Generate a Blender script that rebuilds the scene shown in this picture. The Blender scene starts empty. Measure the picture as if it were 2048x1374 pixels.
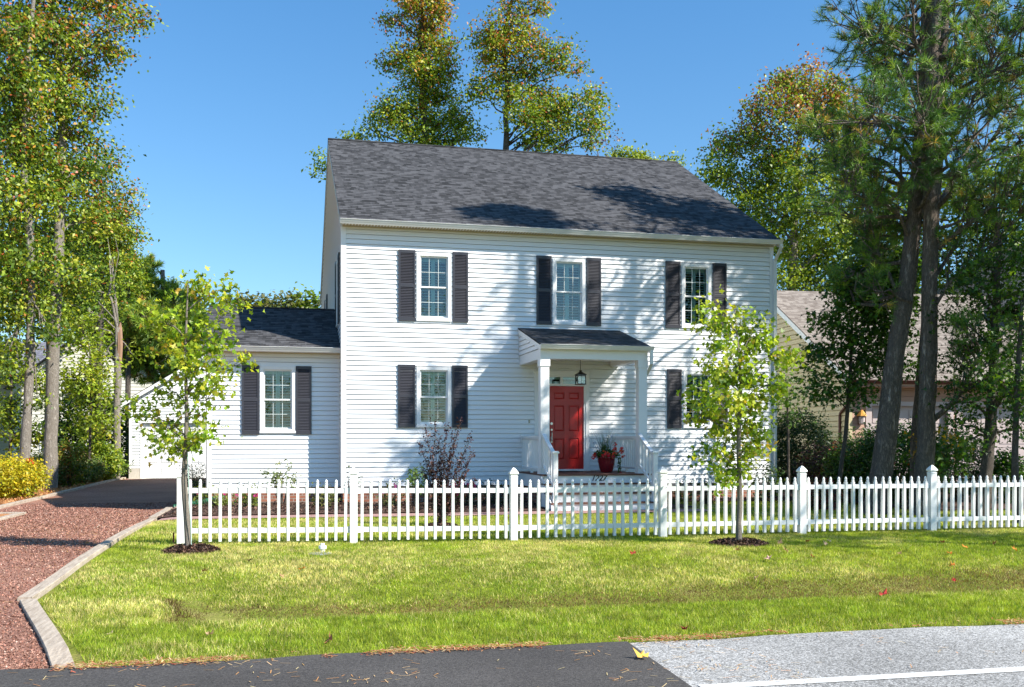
import bpy, math, random
import numpy as np
from mathutils import Vector, Matrix
random.seed(7)
R = math.radians
sc = bpy.context.scene
COL = sc.collection
# ------------------------------------------------------------------ camera model (surveyed from the photograph)
F, TH, HZ, HC = 1982.9, R(12.892), 882.0, 1.52
SN, CS = math.sin(TH), math.cos(TH)
def at(px, py, D):
    u = (px-1024)/F
    return Vector((D*(SN+u*CS), D*(CS-u*SN), HC+(HZ-py)*D/F))
def onY(px, py, Y):
    u = (px-1024)/F
    D = Y/(CS-u*SN)
    return Vector((D*(SN+u*CS), Y, HC+(HZ-py)*D/F))
def gnd(px, py, z=0.0):
    D = (HC-z)*F/(py-HZ)
    p = at(px, py, D); p.z = z
    return p
def sst(a, b, x):
    t = min(1, max(0, (x-a)/(b-a))); return t*t*(3-2*t)
def npst(a, b, x):
    t = np.clip((x-a)/(b-a), 0, 1); return t*t*(3-2*t)
def gzn(x, y):
    "terrain height"
    x = np.asarray(x, float); y = np.asarray(y, float)
    z = 0.05*npst(3, -1.5, x)*npst(9, 14, y)*(1-npst(16, 22, y))
    z = z - 0.16*npst(-1.9, -3.2, x)*npst(14, 24, y)*(1-npst(32, 41, y))
    # roadside ditch
    e = npst(-1.25, -.45, x+.55*npst(9.6, 11.5, y))
    d = npst(8.62, 8.92, y)*(1-npst(9.15, 12.4, y))
    z = z - 0.34*e*d
    z = z - 0.05*npst(7.5, 7.0, y)
    z = z + 0.05*npst(6, 60, np.abs(y-20))*npst(0, 10, y-45)
    return z
def gz(x, y): return float(gzn(x, y))
def ongnd(px, py):
    z = 0.0
    for _ in range(6):
        p = gnd(px, py, z); z = gz(p.x, p.y)
    p.z = z
    return p
# ------------------------------------------------------------------ objects
ORG = {}
def link(o, parent=None, org=(0, 0, 0), label=None, cat=None, group=None, kind=None):
    COL.objects.link(o)
    org = Vector(org)
    if parent is not None:
        o.parent = parent; o.location = org-ORG[parent.name]
    else:
        o.location = org
    ORG[o.name] = org
    if label: o['label'] = label
    if cat: o['category'] = cat
    if group: o['group'] = group
    if kind: o['kind'] = kind
    return o
def empty(name, org, label, cat, group=None):
    o = bpy.data.objects.new(name, None); o.empty_display_size = .2
    return link(o, None, org, label, cat, group)
class MB:
    def __init__(s): s.v = []; s.f = []; s.uv = {}
    def quad(s, a, b, c, d, uv=None):
        n = len(s.v); s.v += [tuple(a), tuple(b), tuple(c), tuple(d)]; s.f.append((n, n+1, n+2, n+3))
        if uv: s.uv[len(s.f)-1] = uv
    def poly(s, pts, uv=None):
        n = len(s.v); s.v += [tuple(p) for p in pts]; s.f.append(tuple(range(n, n+len(pts))))
        if uv: s.uv[len(s.f)-1] = uv
    def box(s, x0, x1, y0, y1, z0, z1, T=None):
        P = [(x, y, z) for z in (z0, z1) for y in (y0, y1) for x in (x0, x1)]
        if T: P = [T(*p) for p in P]
        n = len(s.v); s.v += [tuple(p) for p in P]
        for q in ((0, 2, 3, 1), (4, 5, 7, 6), (0, 1, 5, 4), (2, 6, 7, 3), (0, 4, 6, 2), (1, 3, 7, 5)):
            s.f.append(tuple(n+i for i in q))
    def prism(s, prof, a, b):
        "profile list of 3d points a-side offset vector b"
        n = len(s.v); k = len(prof); b = Vector(b)
        s.v += [tuple(Vector(p)+Vector(a)) for p in prof]+[tuple(Vector(p)+Vector(a)+b) for p in prof]
        s.f.append(tuple(range(n, n+k))[::-1]); s.f.append(tuple(range(n+k, n+2*k)))
        for i in range(k):
            j = (i+1) % k; s.f.append((n+i, n+j, n+k+j, n+k+i))
    def tube(s, pts, rad, sides=6, cap=True):
        pts = [Vector(p) for p in pts]; n0 = len(s.v); k = len(pts)
        if not hasattr(rad, '__len__'): rad = [rad]*k
        up = Vector((.13, .31, .94)); prev = None
        for i, p in enumerate(pts):
            d = (pts[min(i+1, k-1)]-pts[max(i-1, 0)])
            d = d.normalized() if d.length > 1e-9 else Vector((0, 0, 1))
            if prev is None:
                ref = Vector((1, 0, 0)) if abs(d.z) > .8 else Vector((0, 0, 1))
                a = d.cross(ref).normalized()
            else:
                a = prev-d*prev.dot(d); a = a.normalized() if a.length > 1e-6 else d.orthogonal().normalized()
            prev = a; b = d.cross(a)
            for j in range(sides):
                t = 2*math.pi*j/sides
                s.v.append(tuple(p+(a*math.cos(t)+b*math.sin(t))*rad[i]))
        for i in range(k-1):
            for j in range(sides):
                q = (j+1) % sides
                s.f.append((n0+i*sides+j, n0+i*sides+q, n0+(i+1)*sides+q, n0+(i+1)*sides+j))
        if cap:
            s.f.append(tuple(n0+j for j in range(sides))[::-1]); s.f.append(tuple(n0+(k-1)*sides+j for j in range(sides)))
    def lathe(s, prof, c, n=16, sq=False):
        "prof (r,z) list; sq -> square section"
        n0 = len(s.v); 
        if sq: n = 4
        for r, z in prof:
            for j in range(n):
                t = 2*math.pi*j/n+(math.pi/4 if sq else 0); rr = r*(math.sqrt(2) if sq else 1)
                s.v.append((c[0]+rr*math.cos(t), c[1]+rr*math.sin(t), c[2]+z))
        for i in range(len(prof)-1):
            for j in range(n):
                q = (j+1) % n
                s.f.append((n0+i*n+j, n0+i*n+q, n0+(i+1)*n+q, n0+(i+1)*n+j))
        s.f.append(tuple(n0+j for j in range(n))[::-1]); s.f.append(tuple(n0+(len(prof)-1)*n+j for j in range(n)))
    def build(s, name, mat, parent=None, org=None, smooth=False, **kw):
        if org is None: org = ORG[parent.name] if parent is not None else (0, 0, 0)
        org = Vector(org)
        me = bpy.data.meshes.new(name)
        V = np.array(s.v, dtype=float)-np.array(org)
        me.from_pydata([tuple(p) for p in V], [], s.f)
        if s.uv:
            ul = me.uv_layers.new(name='UVMap')
            for pi, uv in s.uv.items():
                p = me.polygons[pi]
                for k, li in enumerate(p.loop_indices): ul.data[li].uv = uv[k]
        if smooth: me.shade_smooth()
        me.materials.append(mat)
        o = bpy.data.objects.new(name, me)
        return link(o, parent, org, **kw)
def npmesh(name, V, nper, mat, parent=None, org=(0, 0, 0), col=None, **kw):
    "V: (N*nper,3) polygons of nper vertices each"
    V = np.asarray(V, dtype=np.float32)-np.array(org, dtype=np.float32)
    n = len(V)//nper
    me = bpy.data.meshes.new(name)
    me.vertices.add(len(V)); me.vertices.foreach_set('co', V.ravel())
    me.loops.add(len(V)); me.loops.foreach_set('vertex_index', np.arange(len(V), dtype=np.int32))
    me.polygons.add(n); me.polygons.foreach_set('loop_start', np.arange(n, dtype=np.int32)*nper)
    me.polygons.foreach_set('loop_total', np.full(n, nper, dtype=np.int32))
    me.update(calc_edges=True)
    if col is not None:
        a = me.attributes.new('Col', 'FLOAT_COLOR', 'POINT')
        c = np.ones((len(V), 4), dtype=np.float32); c[:, :3] = np.repeat(col, nper, axis=0)
        a.data.foreach_set('color', c.ravel())
    me.materials.append(mat)
    o = bpy.data.objects.new(name, me)
    return link(o, parent, org, **kw)
# ------------------------------------------------------------------ noise
def vnoise(x, y, s, seed=0):
    x = np.asarray(x)/s; y = np.asarray(y)/s
    xi = np.floor(x).astype(np.int64); yi = np.floor(y).astype(np.int64); fx = x-xi; fy = y-yi
    fx = fx*fx*(3-2*fx); fy = fy*fy*(3-2*fy)
    def h(a, b):
        n = (a*374761393+b*668265263+seed*974711) & 0x7fffffff
        n = ((n ^ (n >> 13))*1274126177) & 0x7fffffff
        return ((n ^ (n >> 16)) & 0xffff)/65535.
    return (h(xi, yi)*(1-fx)+h(xi+1, yi)*fx)*(1-fy)+(h(xi, yi+1)*(1-fx)+h(xi+1, yi+1)*fx)*fy
def fbm(x, y, s, seed=0):
    return .55*vnoise(x, y, s, seed)+.3*vnoise(x, y, s*.45, seed+5)+.15*vnoise(x, y, s*.2, seed+9)
# ------------------------------------------------------------------ materials
class NT:
    def __init__(s, name):
        m = bpy.data.materials.new(name); m.use_nodes = True; s.m = m
        s.t = m.node_tree; s.t.nodes.clear()
        s.out = s.n('ShaderNodeOutputMaterial')
    def n(s, typ, **kw):
        nd = s.t.nodes.new(typ)
        for k, v in kw.items():
            if k in nd.bl_rna.properties and k not in ('inputs',): setattr(nd, k, v)
        return nd
    def l(s, a, b): s.t.links.new(a, b)
def setin(nd, **kw):
    for k, v in kw.items():
        nd.inputs[k.replace('_', ' ')].default_value = v
def pbr(name, col, rough=.6, spec=.4, metal=0, noise=None, bump=None, coat=0):
    """noise=(scale, col2, contrast[,stretch]) bump=(scale,strength,dist)"""
    N = NT(name); p = N.n('ShaderNodeBsdfPrincipled')
    p.inputs['Base Color'].default_value = (*col, 1); p.inputs['Roughness'].default_value = rough
    p.inputs['Specular IOR Level'].default_value = spec; p.inputs['Metallic'].default_value = metal
    p.inputs['Coat Weight'].default_value = coat
    N.l(p.outputs[0], N.out.inputs[0])
    tc = N.n('ShaderNodeTexCoord')
    if noise:
        mp = N.n('ShaderNodeMapping'); N.l(tc.outputs['Object'], mp.inputs[0])
        if len(noise) > 3: mp.inputs['Scale'].default_value = noise[3]
        t = N.n('ShaderNodeTexNoise'); t.inputs['Scale'].default_value = noise[0]; t.inputs['Detail'].default_value = 6
        t.inputs['Roughness'].default_value = .65
        N.l(mp.outputs[0], t.inputs['Vector'])
        r = N.n('ShaderNodeValToRGB'); c = noise[2]
        r.color_ramp.elements[0].position = .5-c; r.color_ramp.elements[1].position = .5+c
        r.color_ramp.elements[0].color = (*col, 1); r.color_ramp.elements[1].color = (*noise[1], 1)
        N.l(t.outputs[0], r.inputs[0]); N.l(r.outputs[0], p.inputs['Base Color'])
    if bump:
        t = N.n('ShaderNodeTexNoise'); t.inputs['Scale'].default_value = bump[0]; t.inputs['Detail'].default_value = 5
        N.l(tc.outputs['Object'], t.inputs['Vector'])
        b = N.n('ShaderNodeBump'); b.inputs['Strength'].default_value = bump[1]; b.inputs['Distance'].default_value = bump[2]
        N.l(t.outputs[0], b.inputs['Height']); N.l(b.outputs[0], p.inputs['Normal'])
    return N.m
def leafmat(name, trans=.35, rough=.45, spec=.35):
    N = NT(name); a = N.n('ShaderNodeAttribute'); a.attribute_name = 'Col'
    p = N.n('ShaderNodeBsdfPrincipled'); p.inputs['Roughness'].default_value = rough; p.inputs['Specular IOR Level'].default_value = spec
    t = N.n('ShaderNodeBsdfTranslucent'); m = N.n('ShaderNodeMixShader'); m.inputs[0].default_value = trans
    g = N.n('ShaderNodeMix', data_type='RGBA', blend_type='MULTIPLY'); g.inputs[0].default_value = 1; g.inputs[7].default_value = (1.5, 1.5, .7, 1)
    N.l(a.outputs['Color'], g.inputs[6]); N.l(g.outputs[2], t.inputs[0])
    N.l(a.outputs['Color'], p.inputs['Base Color'])
    N.l(p.outputs[0], m.inputs[1]); N.l(t.outputs[0], m.inputs[2]); N.l(m.outputs[0], N.out.inputs[0])
    return N.m
def barkmat(name, c1, c2, scale, bd=.02, stretch=(1, 1, .22), patch=None):
    N = NT(name); p = N.n('ShaderNodeBsdfPrincipled'); p.inputs['Roughness'].default_value = .9; p.inputs['Specular IOR Level'].default_value = .15
    tc = N.n('ShaderNodeTexCoord'); mp = N.n('ShaderNodeMapping'); mp.inputs['Scale'].default_value = stretch
    N.l(tc.outputs['Object'], mp.inputs[0])
    v = N.n('ShaderNodeTexVoronoi'); v.inputs['Scale'].default_value = scale; v.feature = 'DISTANCE_TO_EDGE'
    t = N.n('ShaderNodeTexNoise'); t.inputs['Scale'].default_value = scale*1.5; t.inputs['Detail'].default_value = 8; t.inputs['Roughness'].default_value = .7
    N.l(mp.outputs[0], t.inputs['Vector'])
    mv = N.n('ShaderNodeMix', data_type='VECTOR'); mv.inputs[0].default_value = .22
    N.l(mp.outputs[0], mv.inputs[4]); N.l(t.outputs[1], mv.inputs[5]); N.l(mv.outputs[1], v.inputs['Vector'])
    r = N.n('ShaderNodeValToRGB'); r.color_ramp.elements[0].position = .02; r.color_ramp.elements[1].position = .35
    N.l(v.outputs['Distance'], r.inputs[0])
    mlt = N.n('ShaderNodeMath', operation='MULTIPLY_ADD'); N.l(t.outputs[0], mlt.inputs[0]); mlt.inputs[1].default_value = .9
    N.l(r.outputs[0], mlt.inputs[2])
    mr = N.n('ShaderNodeMapRange'); mr.inputs[1].default_value = .3; mr.inputs[2].default_value = 1.5
    N.l(mlt.outputs[0], mr.inputs[0])
    cr = N.n('ShaderNodeMix', data_type='RGBA'); cr.inputs[6].default_value = (*c1, 1); cr.inputs[7].default_value = (*c2, 1)
    N.l(mr.outputs[0], cr.inputs[0]); N.l(cr.outputs[2], p.inputs['Base Color'])
    b = N.n('ShaderNodeBump'); b.inputs['Strength'].default_value = .9; b.inputs['Distance'].default_value = bd
    N.l(mlt.outputs[0], b.inputs['Height']); N.l(b.outputs[0], p.inputs['Normal']); N.l(p.outputs[0], N.out.inputs[0])
    return N.m
def shingle(name, c1, c2, row=.143, w=.30):
    N = NT(name); p = N.n('ShaderNodeBsdfPrincipled'); p.inputs['Roughness'].default_value = .92; p.inputs['Specular IOR Level'].default_value = .2
    uv = N.n('ShaderNodeUVMap')
    sp0 = N.n('ShaderNodeSeparateXYZ'); N.l(uv.outputs[0], sp0.inputs[0])
    def mth(op, a, b=None):
        k = N.n('ShaderNodeMath', operation=op)
        for i_, v_ in enumerate((a, b)):
            if v_ is None: continue
            if isinstance(v_, (int, float)): k.inputs[i_].default_value = v_
            else: N.l(v_, k.inputs[i_])
        return k.outputs[0]
    rowi = mth('FLOOR', mth('DIVIDE', sp0.outputs[1], row))
    wn = N.n('ShaderNodeTexWhiteNoise'); wn.noise_dimensions = '1D'; N.l(rowi, wn.inputs['W'])
    def cell(ww, k):
        ci = mth('FLOOR', mth('ADD', mth('DIVIDE', sp0.outputs[0], ww), mth('MULTIPLY', wn.outputs[0], k)))
        cv = N.n('ShaderNodeCombineXYZ'); N.l(ci, cv.inputs[0]); N.l(rowi, cv.inputs[1]); cv.inputs[2].default_value = k
        w2 = N.n('ShaderNodeTexWhiteNoise'); w2.noise_dimensions = '3D'; N.l(cv.outputs[0], w2.inputs['Vector']); return w2.outputs[0]
    add = N.n('ShaderNodeMix', data_type='RGBA'); add.inputs[0].default_value = .42
    N.l(cell(w*.62, 7.0), add.inputs[6]); N.l(cell(w*.36, 13.0), add.inputs[7])
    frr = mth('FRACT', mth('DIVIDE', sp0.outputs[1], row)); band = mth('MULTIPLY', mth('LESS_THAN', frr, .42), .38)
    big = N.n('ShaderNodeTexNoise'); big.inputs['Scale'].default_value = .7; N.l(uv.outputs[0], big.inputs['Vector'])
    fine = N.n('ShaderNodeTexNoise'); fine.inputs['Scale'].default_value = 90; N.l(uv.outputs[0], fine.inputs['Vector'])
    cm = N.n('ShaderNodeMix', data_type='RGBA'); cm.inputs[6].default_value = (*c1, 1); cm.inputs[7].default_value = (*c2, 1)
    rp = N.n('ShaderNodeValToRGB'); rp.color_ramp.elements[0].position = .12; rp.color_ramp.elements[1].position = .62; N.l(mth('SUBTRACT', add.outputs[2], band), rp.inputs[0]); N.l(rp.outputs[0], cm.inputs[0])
    # soft mottling and grit
    m2 = N.n('ShaderNodeMath', operation='MULTIPLY_ADD'); N.l(big.outputs[0], m2.inputs[0]); m2.inputs[1].default_value = .12; m2.inputs[2].default_value = .66
    m3 = N.n('ShaderNodeMath', operation='MULTIPLY_ADD'); N.l(fine.outputs[0], m3.inputs[0]); m3.inputs[1].default_value = .6; N.l(m2.outputs[0], m3.inputs[2])
    mm = N.n('ShaderNodeMix', data_type='RGBA', blend_type='MULTIPLY'); mm.inputs[0].default_value = 1
    N.l(cm.outputs[2], mm.inputs[6]); N.l(m3.outputs[0], mm.inputs[7]); N.l(mm.outputs[2], p.inputs['Base Color'])
    sp = N.n('ShaderNodeSeparateXYZ'); N.l(uv.outputs[0], sp.inputs[0])
    dv = N.n('ShaderNodeMath', operation='DIVIDE'); N.l(sp.outputs[1], dv.inputs[0]); dv.inputs[1].default_value = row
    fr = N.n('ShaderNodeMath', operation='FRACT'); N.l(dv.outputs[0], fr.inputs[0])
    ml = N.n('ShaderNodeMath', operation='MULTIPLY_ADD'); N.l(add.outputs[2], ml.inputs[0]); ml.inputs[1].default_value = .5
    ng = N.n('ShaderNodeMath', operation='MULTIPLY'); N.l(fr.outputs[0], ng.inputs[0]); ng.inputs[1].default_value = -1.0
    N.l(ng.outputs[0], ml.inputs[2])
    bp = N.n('ShaderNodeBump'); bp.inputs['Strength'].default_value = 1; bp.inputs['Distance'].default_value = .012
    N.l(ml.outputs[0], bp.inputs['Height']); N.l(bp.outputs[0], p.inputs['Normal']); N.l(p.outputs[0], N.out.inputs[0])
    return N.m
def brickmat(name, c1, c2, mort, bw=.2, rh=.075, ms=.008, vec='UV'):
    N = NT(name); p = N.n('ShaderNodeBsdfPrincipled'); p.inputs['Roughness'].default_value = .85
    tc = N.n('ShaderNodeTexCoord'); b = N.n('ShaderNodeTexBrick'); b.inputs['Scale'].default_value = 1
    b.inputs['Brick Width'].default_value = bw; b.inputs['Row Height'].default_value = rh; b.inputs['Mortar Size'].default_value = ms
    b.inputs['Color1'].default_value = (*c1, 1); b.inputs['Color2'].default_value = (*c2, 1); b.inputs['Mortar'].default_value = (*mort, 1)
    if vec == 'UV': N.l(tc.outputs['UV'], b.inputs['Vector'])
    else:
        N.l(tc.outputs['Object'], b.inputs['Vector'])
    t = N.n('ShaderNodeTexNoise'); t.inputs['Scale'].default_value = 14; t.inputs['Detail'].default_value = 5; N.l(tc.outputs['Object'], t.inputs['Vector'])
    m = N.n('ShaderNodeMix', data_type='RGBA', blend_type='MULTIPLY'); m.inputs[0].default_value = .55
    N.l(b.outputs[0], m.inputs[6]); N.l(t.outputs[0], m.inputs[7]); N.l(m.outputs[2], p.inputs['Base Color'])
    bp = N.n('ShaderNodeBump'); bp.invert = True; bp.inputs['Distance'].default_value = .006; N.l(b.outputs[1], bp.inputs['Height']); N.l(bp.outputs[0], p.inputs['Normal'])
    N.l(p.outputs[0], N.out.inputs[0]); return N.m
def gravel(name, ca, cb, cc, scale, dist, big=.8, rough=.9, speck=None):
    N = NT(name); p = N.n('ShaderNodeBsdfPrincipled'); p.inputs['Roughness'].default_value = rough; p.inputs['Specular IOR Level'].default_value = .25
    tc = N.n('ShaderNodeTexCoord'); v = N.n('ShaderNodeTexVoronoi'); v.inputs['Scale'].default_value = scale; N.l(tc.outputs['Object'], v.inputs['Vector'])
    r = N.n('ShaderNodeSeparateColor'); N.l(v.outputs['Color'], r.inputs[0])
    cr = N.n('ShaderNodeValToRGB'); e = cr.color_ramp.elements; e[0].color = (*ca, 1); e[1].color = (*cc, 1)
    m_ = cr.color_ramp.elements.new(.5); m_.color = (*cb, 1)
    N.l(r.outputs[0], cr.inputs[0])
    t = N.n('ShaderNodeTexNoise'); t.inputs['Scale'].default_value = big; t.inputs['Detail'].default_value = 6; N.l(tc.outputs['Object'], t.inputs['Vector'])
    mr = N.n('ShaderNodeMapRange'); mr.inputs[1].default_value = .3; mr.inputs[2].default_value = .7; mr.inputs[3].default_value = .78; mr.inputs[4].default_value = 1.18
    N.l(t.outputs[0], mr.inputs[0])
    m = N.n('ShaderNodeMix', data_type='RGBA', blend_type='MULTIPLY'); m.inputs[0].default_value = 1
    N.l(cr.outputs[0], m.inputs[6]); N.l(mr.outputs[0], m.inputs[7]); N.l(m.outputs[2], p.inputs['Base Color'])
    b = N.n('ShaderNodeBump'); b.inputs['Strength'].default_value = .8; b.inputs['Distance'].default_value = dist
    N.l(v.outputs['Distance'], b.inputs['Height']); b.invert = True
    N.l(b.outputs[0], p.inputs['Normal']); N.l(p.outputs[0], N.out.inputs[0]); return N.m
def glassmat(name, tint=(.75, .9, .9), base=.10):
    N = NT(name); t = N.n('ShaderNodeBsdfTransparent'); t.inputs[0].default_value = (*tint, 1)
    g = N.n('ShaderNodeBsdfGlossy'); g.inputs['Roughness'].default_value = .01; g.inputs['Color'].default_value = (.95, 1, 1, 1)
    f = N.n('ShaderNodeFresnel'); f.inputs[0].default_value = 1.6
    a = N.n('ShaderNodeMath', operation='MULTIPLY_ADD'); N.l(f.outputs[0], a.inputs[0]); a.inputs[1].default_value = 1.15; a.inputs[2].default_value = base
    m = N.n('ShaderNodeMixShader'); N.l(a.outputs[0], m.inputs[0]); N.l(t.outputs[0], m.inputs[1]); N.l(g.outputs[0], m.inputs[2])
    # slightly wavy panes
    tc = N.n('ShaderNodeTexCoord'); nz = N.n('ShaderNodeTexNoise'); nz.inputs['Scale'].default_value = 2.2; N.l(tc.outputs['Object'], nz.inputs['Vector'])
    b = N.n('ShaderNodeBump'); b.inputs['Strength'].default_value = .35; b.inputs['Distance'].default_value = .02
    N.l(nz.outputs[0], b.inputs['Height']); N.l(b.outputs[0], g.inputs['Normal'])
    N.l(m.outputs[0], N.out.inputs[0]); return N.m

M = {}
M['siding'] = pbr('white_siding', (.80, .81, .82), .42, .4, noise=(1.3, (.765, .775, .785), .3, (.35, 1, 3)), bump=(60, .08, .002))
M['trim'] = pbr('white_trim', (.80, .80, .80), .4, .4, noise=(2, (.77, .77, .765), .3))
M['gutter'] = pbr('gutter_white', (.74, .75, .74), .3, .5, noise=(3, (.68, .68, .66), .3, (1, 1, 1)))
M['vinyl'] = pbr('fence_vinyl', (.80, .80, .795), .35, .45, noise=(7, (.755, .755, .735), .25, (1, 1, .4)))
M['tan_trim'] = pbr('beige_vent', (.50, .44, .30), .6)
M['charcoal'] = pbr('shutter_charcoal', (.030, .030, .040), .42, .45, noise=(5, (.040, .040, .050), .3))
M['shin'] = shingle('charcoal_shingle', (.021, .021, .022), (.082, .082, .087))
M['shin2'] = shingle('tan_shingle', (.14, .115, .098), (.27, .235, .205), .15, .34)
M['shin3'] = shingle('grey_shingle', (.10, .10, .12), (.19, .19, .22))
M['brick'] = brickmat('red_brick', (.30, .10, .06), (.42, .17, .10), (.45, .40, .34))
M['concrete'] = pbr('concrete', (.52, .48, .42), .9, .2, noise=(6, (.42, .39, .33), .25), bump=(40, .3, .004))
M['doorred'] = pbr('door_red', (.47, .014, .012), .33, .5, noise=(3, (.43, .013, .011), .3))
M['potred'] = pbr('glazed_red', (.24, .008, .016), .12, .6, noise=(25, (.14, .006, .01), .2), coat=.6)
M['black'] = pbr('black_metal', (.012, .012, .012), .35, .5)
M['nickel'] = pbr('brushed_nickel', (.55, .53, .5), .3, .5, 1)
M['deck'] = pbr('deck_board', (.115, .050, .036), .65, .3, noise=(6, (.17, .08, .055), .3, (.3, 8, 1)), bump=(30, .2, .003))
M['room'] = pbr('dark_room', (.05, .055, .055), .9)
M['muntin'] = pbr('window_grille', (.60, .66, .65), .5)
M['inner'] = pbr('interior_shutter', (.60, .70, .68), .5)
M['glass'] = glassmat('window_glass', (.66, .84, .84), .05)
M['glassl'] = glassmat('lantern_glass', (.95, .95, .95), .05)
M['bulb'] = pbr('bulb', (.8, .8, .75), .3)
M['cream'] = pbr('cream_siding', (.52, .45, .27), .6, .3, noise=(1.2, (.48, .41, .25), .3))
M['pinkwall'] = pbr('peach_siding', (.40, .25, .185), .6, .3)
M['pinkdoor'] = pbr('pale_door', (.46, .385, .375), .5, .3)
M['brown'] = pbr('brown_gutter', (.10, .035, .025), .4)
M['ochre'] = pbr('ochre_paint', (.55, .27, .05), .5)
M['farwall'] = pbr('far_siding', (.62, .60, .52), .6)
M['farwall2'] = pbr('far_siding_grey', (.40, .42, .40), .6)
M['pine'] = barkmat('pine_bark', (.105, .083, .068), (.40, .33, .28), 15, .03, (1, 1, .22))
M['palebark'] = barkmat('pale_bark', (.19, .165, .135), (.40, .36, .31), 14, .02, (1, 1, .3))
M['greybark'] = barkmat('grey_bark', (.06, .05, .042), (.17, .145, .12), 14, .015)
M['sapbark'] = barkmat('sapling_bark', (.17, .145, .12), (.34, .30, .25), 40, .004, (1, 1, .5))
M['rawwood'] = pbr('split_wood', (.33, .21, .14), .8, .2, noise=(9, (.20, .11, .07), .25, (4, 4, .4)))
M['leaf'] = leafmat('leaf')
M['leafthin'] = leafmat('leaf_thin', .45, .38, .45)
M['needle'] = leafmat('needle', .22, .4, .4)
M['grassb'] = leafmat('grass_blade', .38, .5, .25)
M['petal'] = leafmat('petal', .35, .6, .2)
M['litter'] = leafmat('dry_litter', .1, .8, .15)
M['stone'] = leafmat('stone_chip', 0.0, .85, .25)
def timbermat():
    return pbr('weathered_timber', (.50, .43, .35), .9, .15, noise=(3.2, (.25, .20, .155), .22, (11, .9, 4)), bump=(30, .9, .012))
M['timber'] = timbermat()
M['mulch'] = pbr('dark_mulch', (.050, .030, .024), .95, .1, noise=(28, (.135, .085, .065), .25), bump=(45, .9, .02))
M['straw'] = pbr('pine_straw', (.30, .13, .05), .95, .1, noise=(40, (.50, .25, .11), .25), bump=(60, .8, .015))
M['pipegreen'] = pbr('drain_green', (.012, .085, .042), .4, .4)
M['pvc'] = pbr('pvc_white', (.8, .8, .8), .35)
M['rust'] = pbr('rusty', (.20, .055, .025), .8)
M['asphalt'] = gravel('asphalt_grey', (.12, .118, .112), (.27, .265, .255), (.50, .495, .48), 95, .003, .6)
M['asphalt2'] = gravel('asphalt_dark', (.040, .037, .035), (.062, .057, .054), (.095, .088, .082), 110, .002, .9)
M['drive'] = gravel('red_gravel', (.17, .075, .050), (.28, .135, .094), (.40, .225, .165), 70, .010, .5)
M['paint'] = pbr('road_paint', (.78, .78, .75), .7, .3, noise=(20, (.45, .45, .44), .18))
M['paver'] = brickmat('pink_paver', (.46, .25, .21), (.56, .34, .29), (.33, .22, .18), .2, .1, .004, 'OBJ')
M['flag'] = pbr('utility_cover', (.32, .33, .36), .5, .4, .3)
# ground soil under turf
def soilmat():
    N = NT('turf_soil'); p = N.n('ShaderNodeBsdfPrincipled'); p.inputs['Roughness'].default_value = .95; p.inputs['Specular IOR Level'].default_value = .1
    tc = N.n('ShaderNodeTexCoord'); t = N.n('ShaderNodeTexNoise'); t.inputs['Scale'].default_value = 1.3; t.inputs['Detail'].default_value = 9; t.inputs['Roughness'].default_value = .7
    N.l(tc.outputs['Object'], t.inputs['Vector'])
    r = N.n('ShaderNodeValToRGB'); e = r.color_ramp.elements; e[0].position = .3; e[0].color = (.09, .11, .018, 1); e[1].position = .7; e[1].color = (.23, .20, .07, 1)
    k = e.new(.5); k.color = (.15, .18, .025, 1)
    N.l(t.outputs[0], r.inputs[0]); N.l(r.outputs[0], p.inputs['Base Color'])
    t2 = N.n('ShaderNodeTexNoise'); t2.inputs['Scale'].default_value = 30; t2.inputs['Detail'].default_value = 4; N.l(tc.outputs['Object'], t2.inputs['Vector'])
    b = N.n('ShaderNodeBump'); b.inputs['Distance'].default_value = .03; N.l(t2.outputs[0], b.inputs['Height']); N.l(b.outputs[0], p.inputs['Normal'])
    N.l(p.outputs[0], N.out.inputs[0]); return N.m
M['soil'] = soilmat()
M['woodfloor'] = pbr('wood_floor', (.10, .07, .035), .95, .1, noise=(1.5, (.06, .075, .02), .2), bump=(9, .9, .08))

# ================================================================== SETTING
def sheet(name, xs, ys, mat, dz=0, zf=None, inside=None, label=None):
    X, Y = np.meshgrid(xs, ys); Z = gzn(X, Y)+dz if zf is None else zf(X, Y)
    nx, ny = len(xs), len(ys); V = np.stack([X.ravel(), Y.ravel(), Z.ravel()], 1)
    fs = []
    for j in range(ny-1):
        for i in range(nx-1):
            if inside and not inside((xs[i]+xs[i+1])/2, (ys[j]+ys[j+1])/2): continue
            fs.append((j*nx+i, j*nx+i+1, (j+1)*nx+i+1, (j+1)*nx+i))
    m = MB(); m.v = [tuple(p) for p in V]; m.f = fs
    return m.build(name, mat, None, (0, 0, 0), smooth=True, kind='structure')
xs = np.unique(np.concatenate([np.linspace(-400, -30, 12), np.linspace(-30, -6, 20), np.linspace(-6, 14, 70), np.linspace(14, 40, 20), np.linspace(40, 400, 12)]))
ys = np.unique(np.concatenate([np.linspace(-200, 0, 12), np.linspace(0, 6.9, 8), np.linspace(6.9, 15, 70), np.linspace(15, 50, 50), np.linspace(50, 700, 20)]))
sheet('ground', xs, ys, M['soil'])
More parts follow.
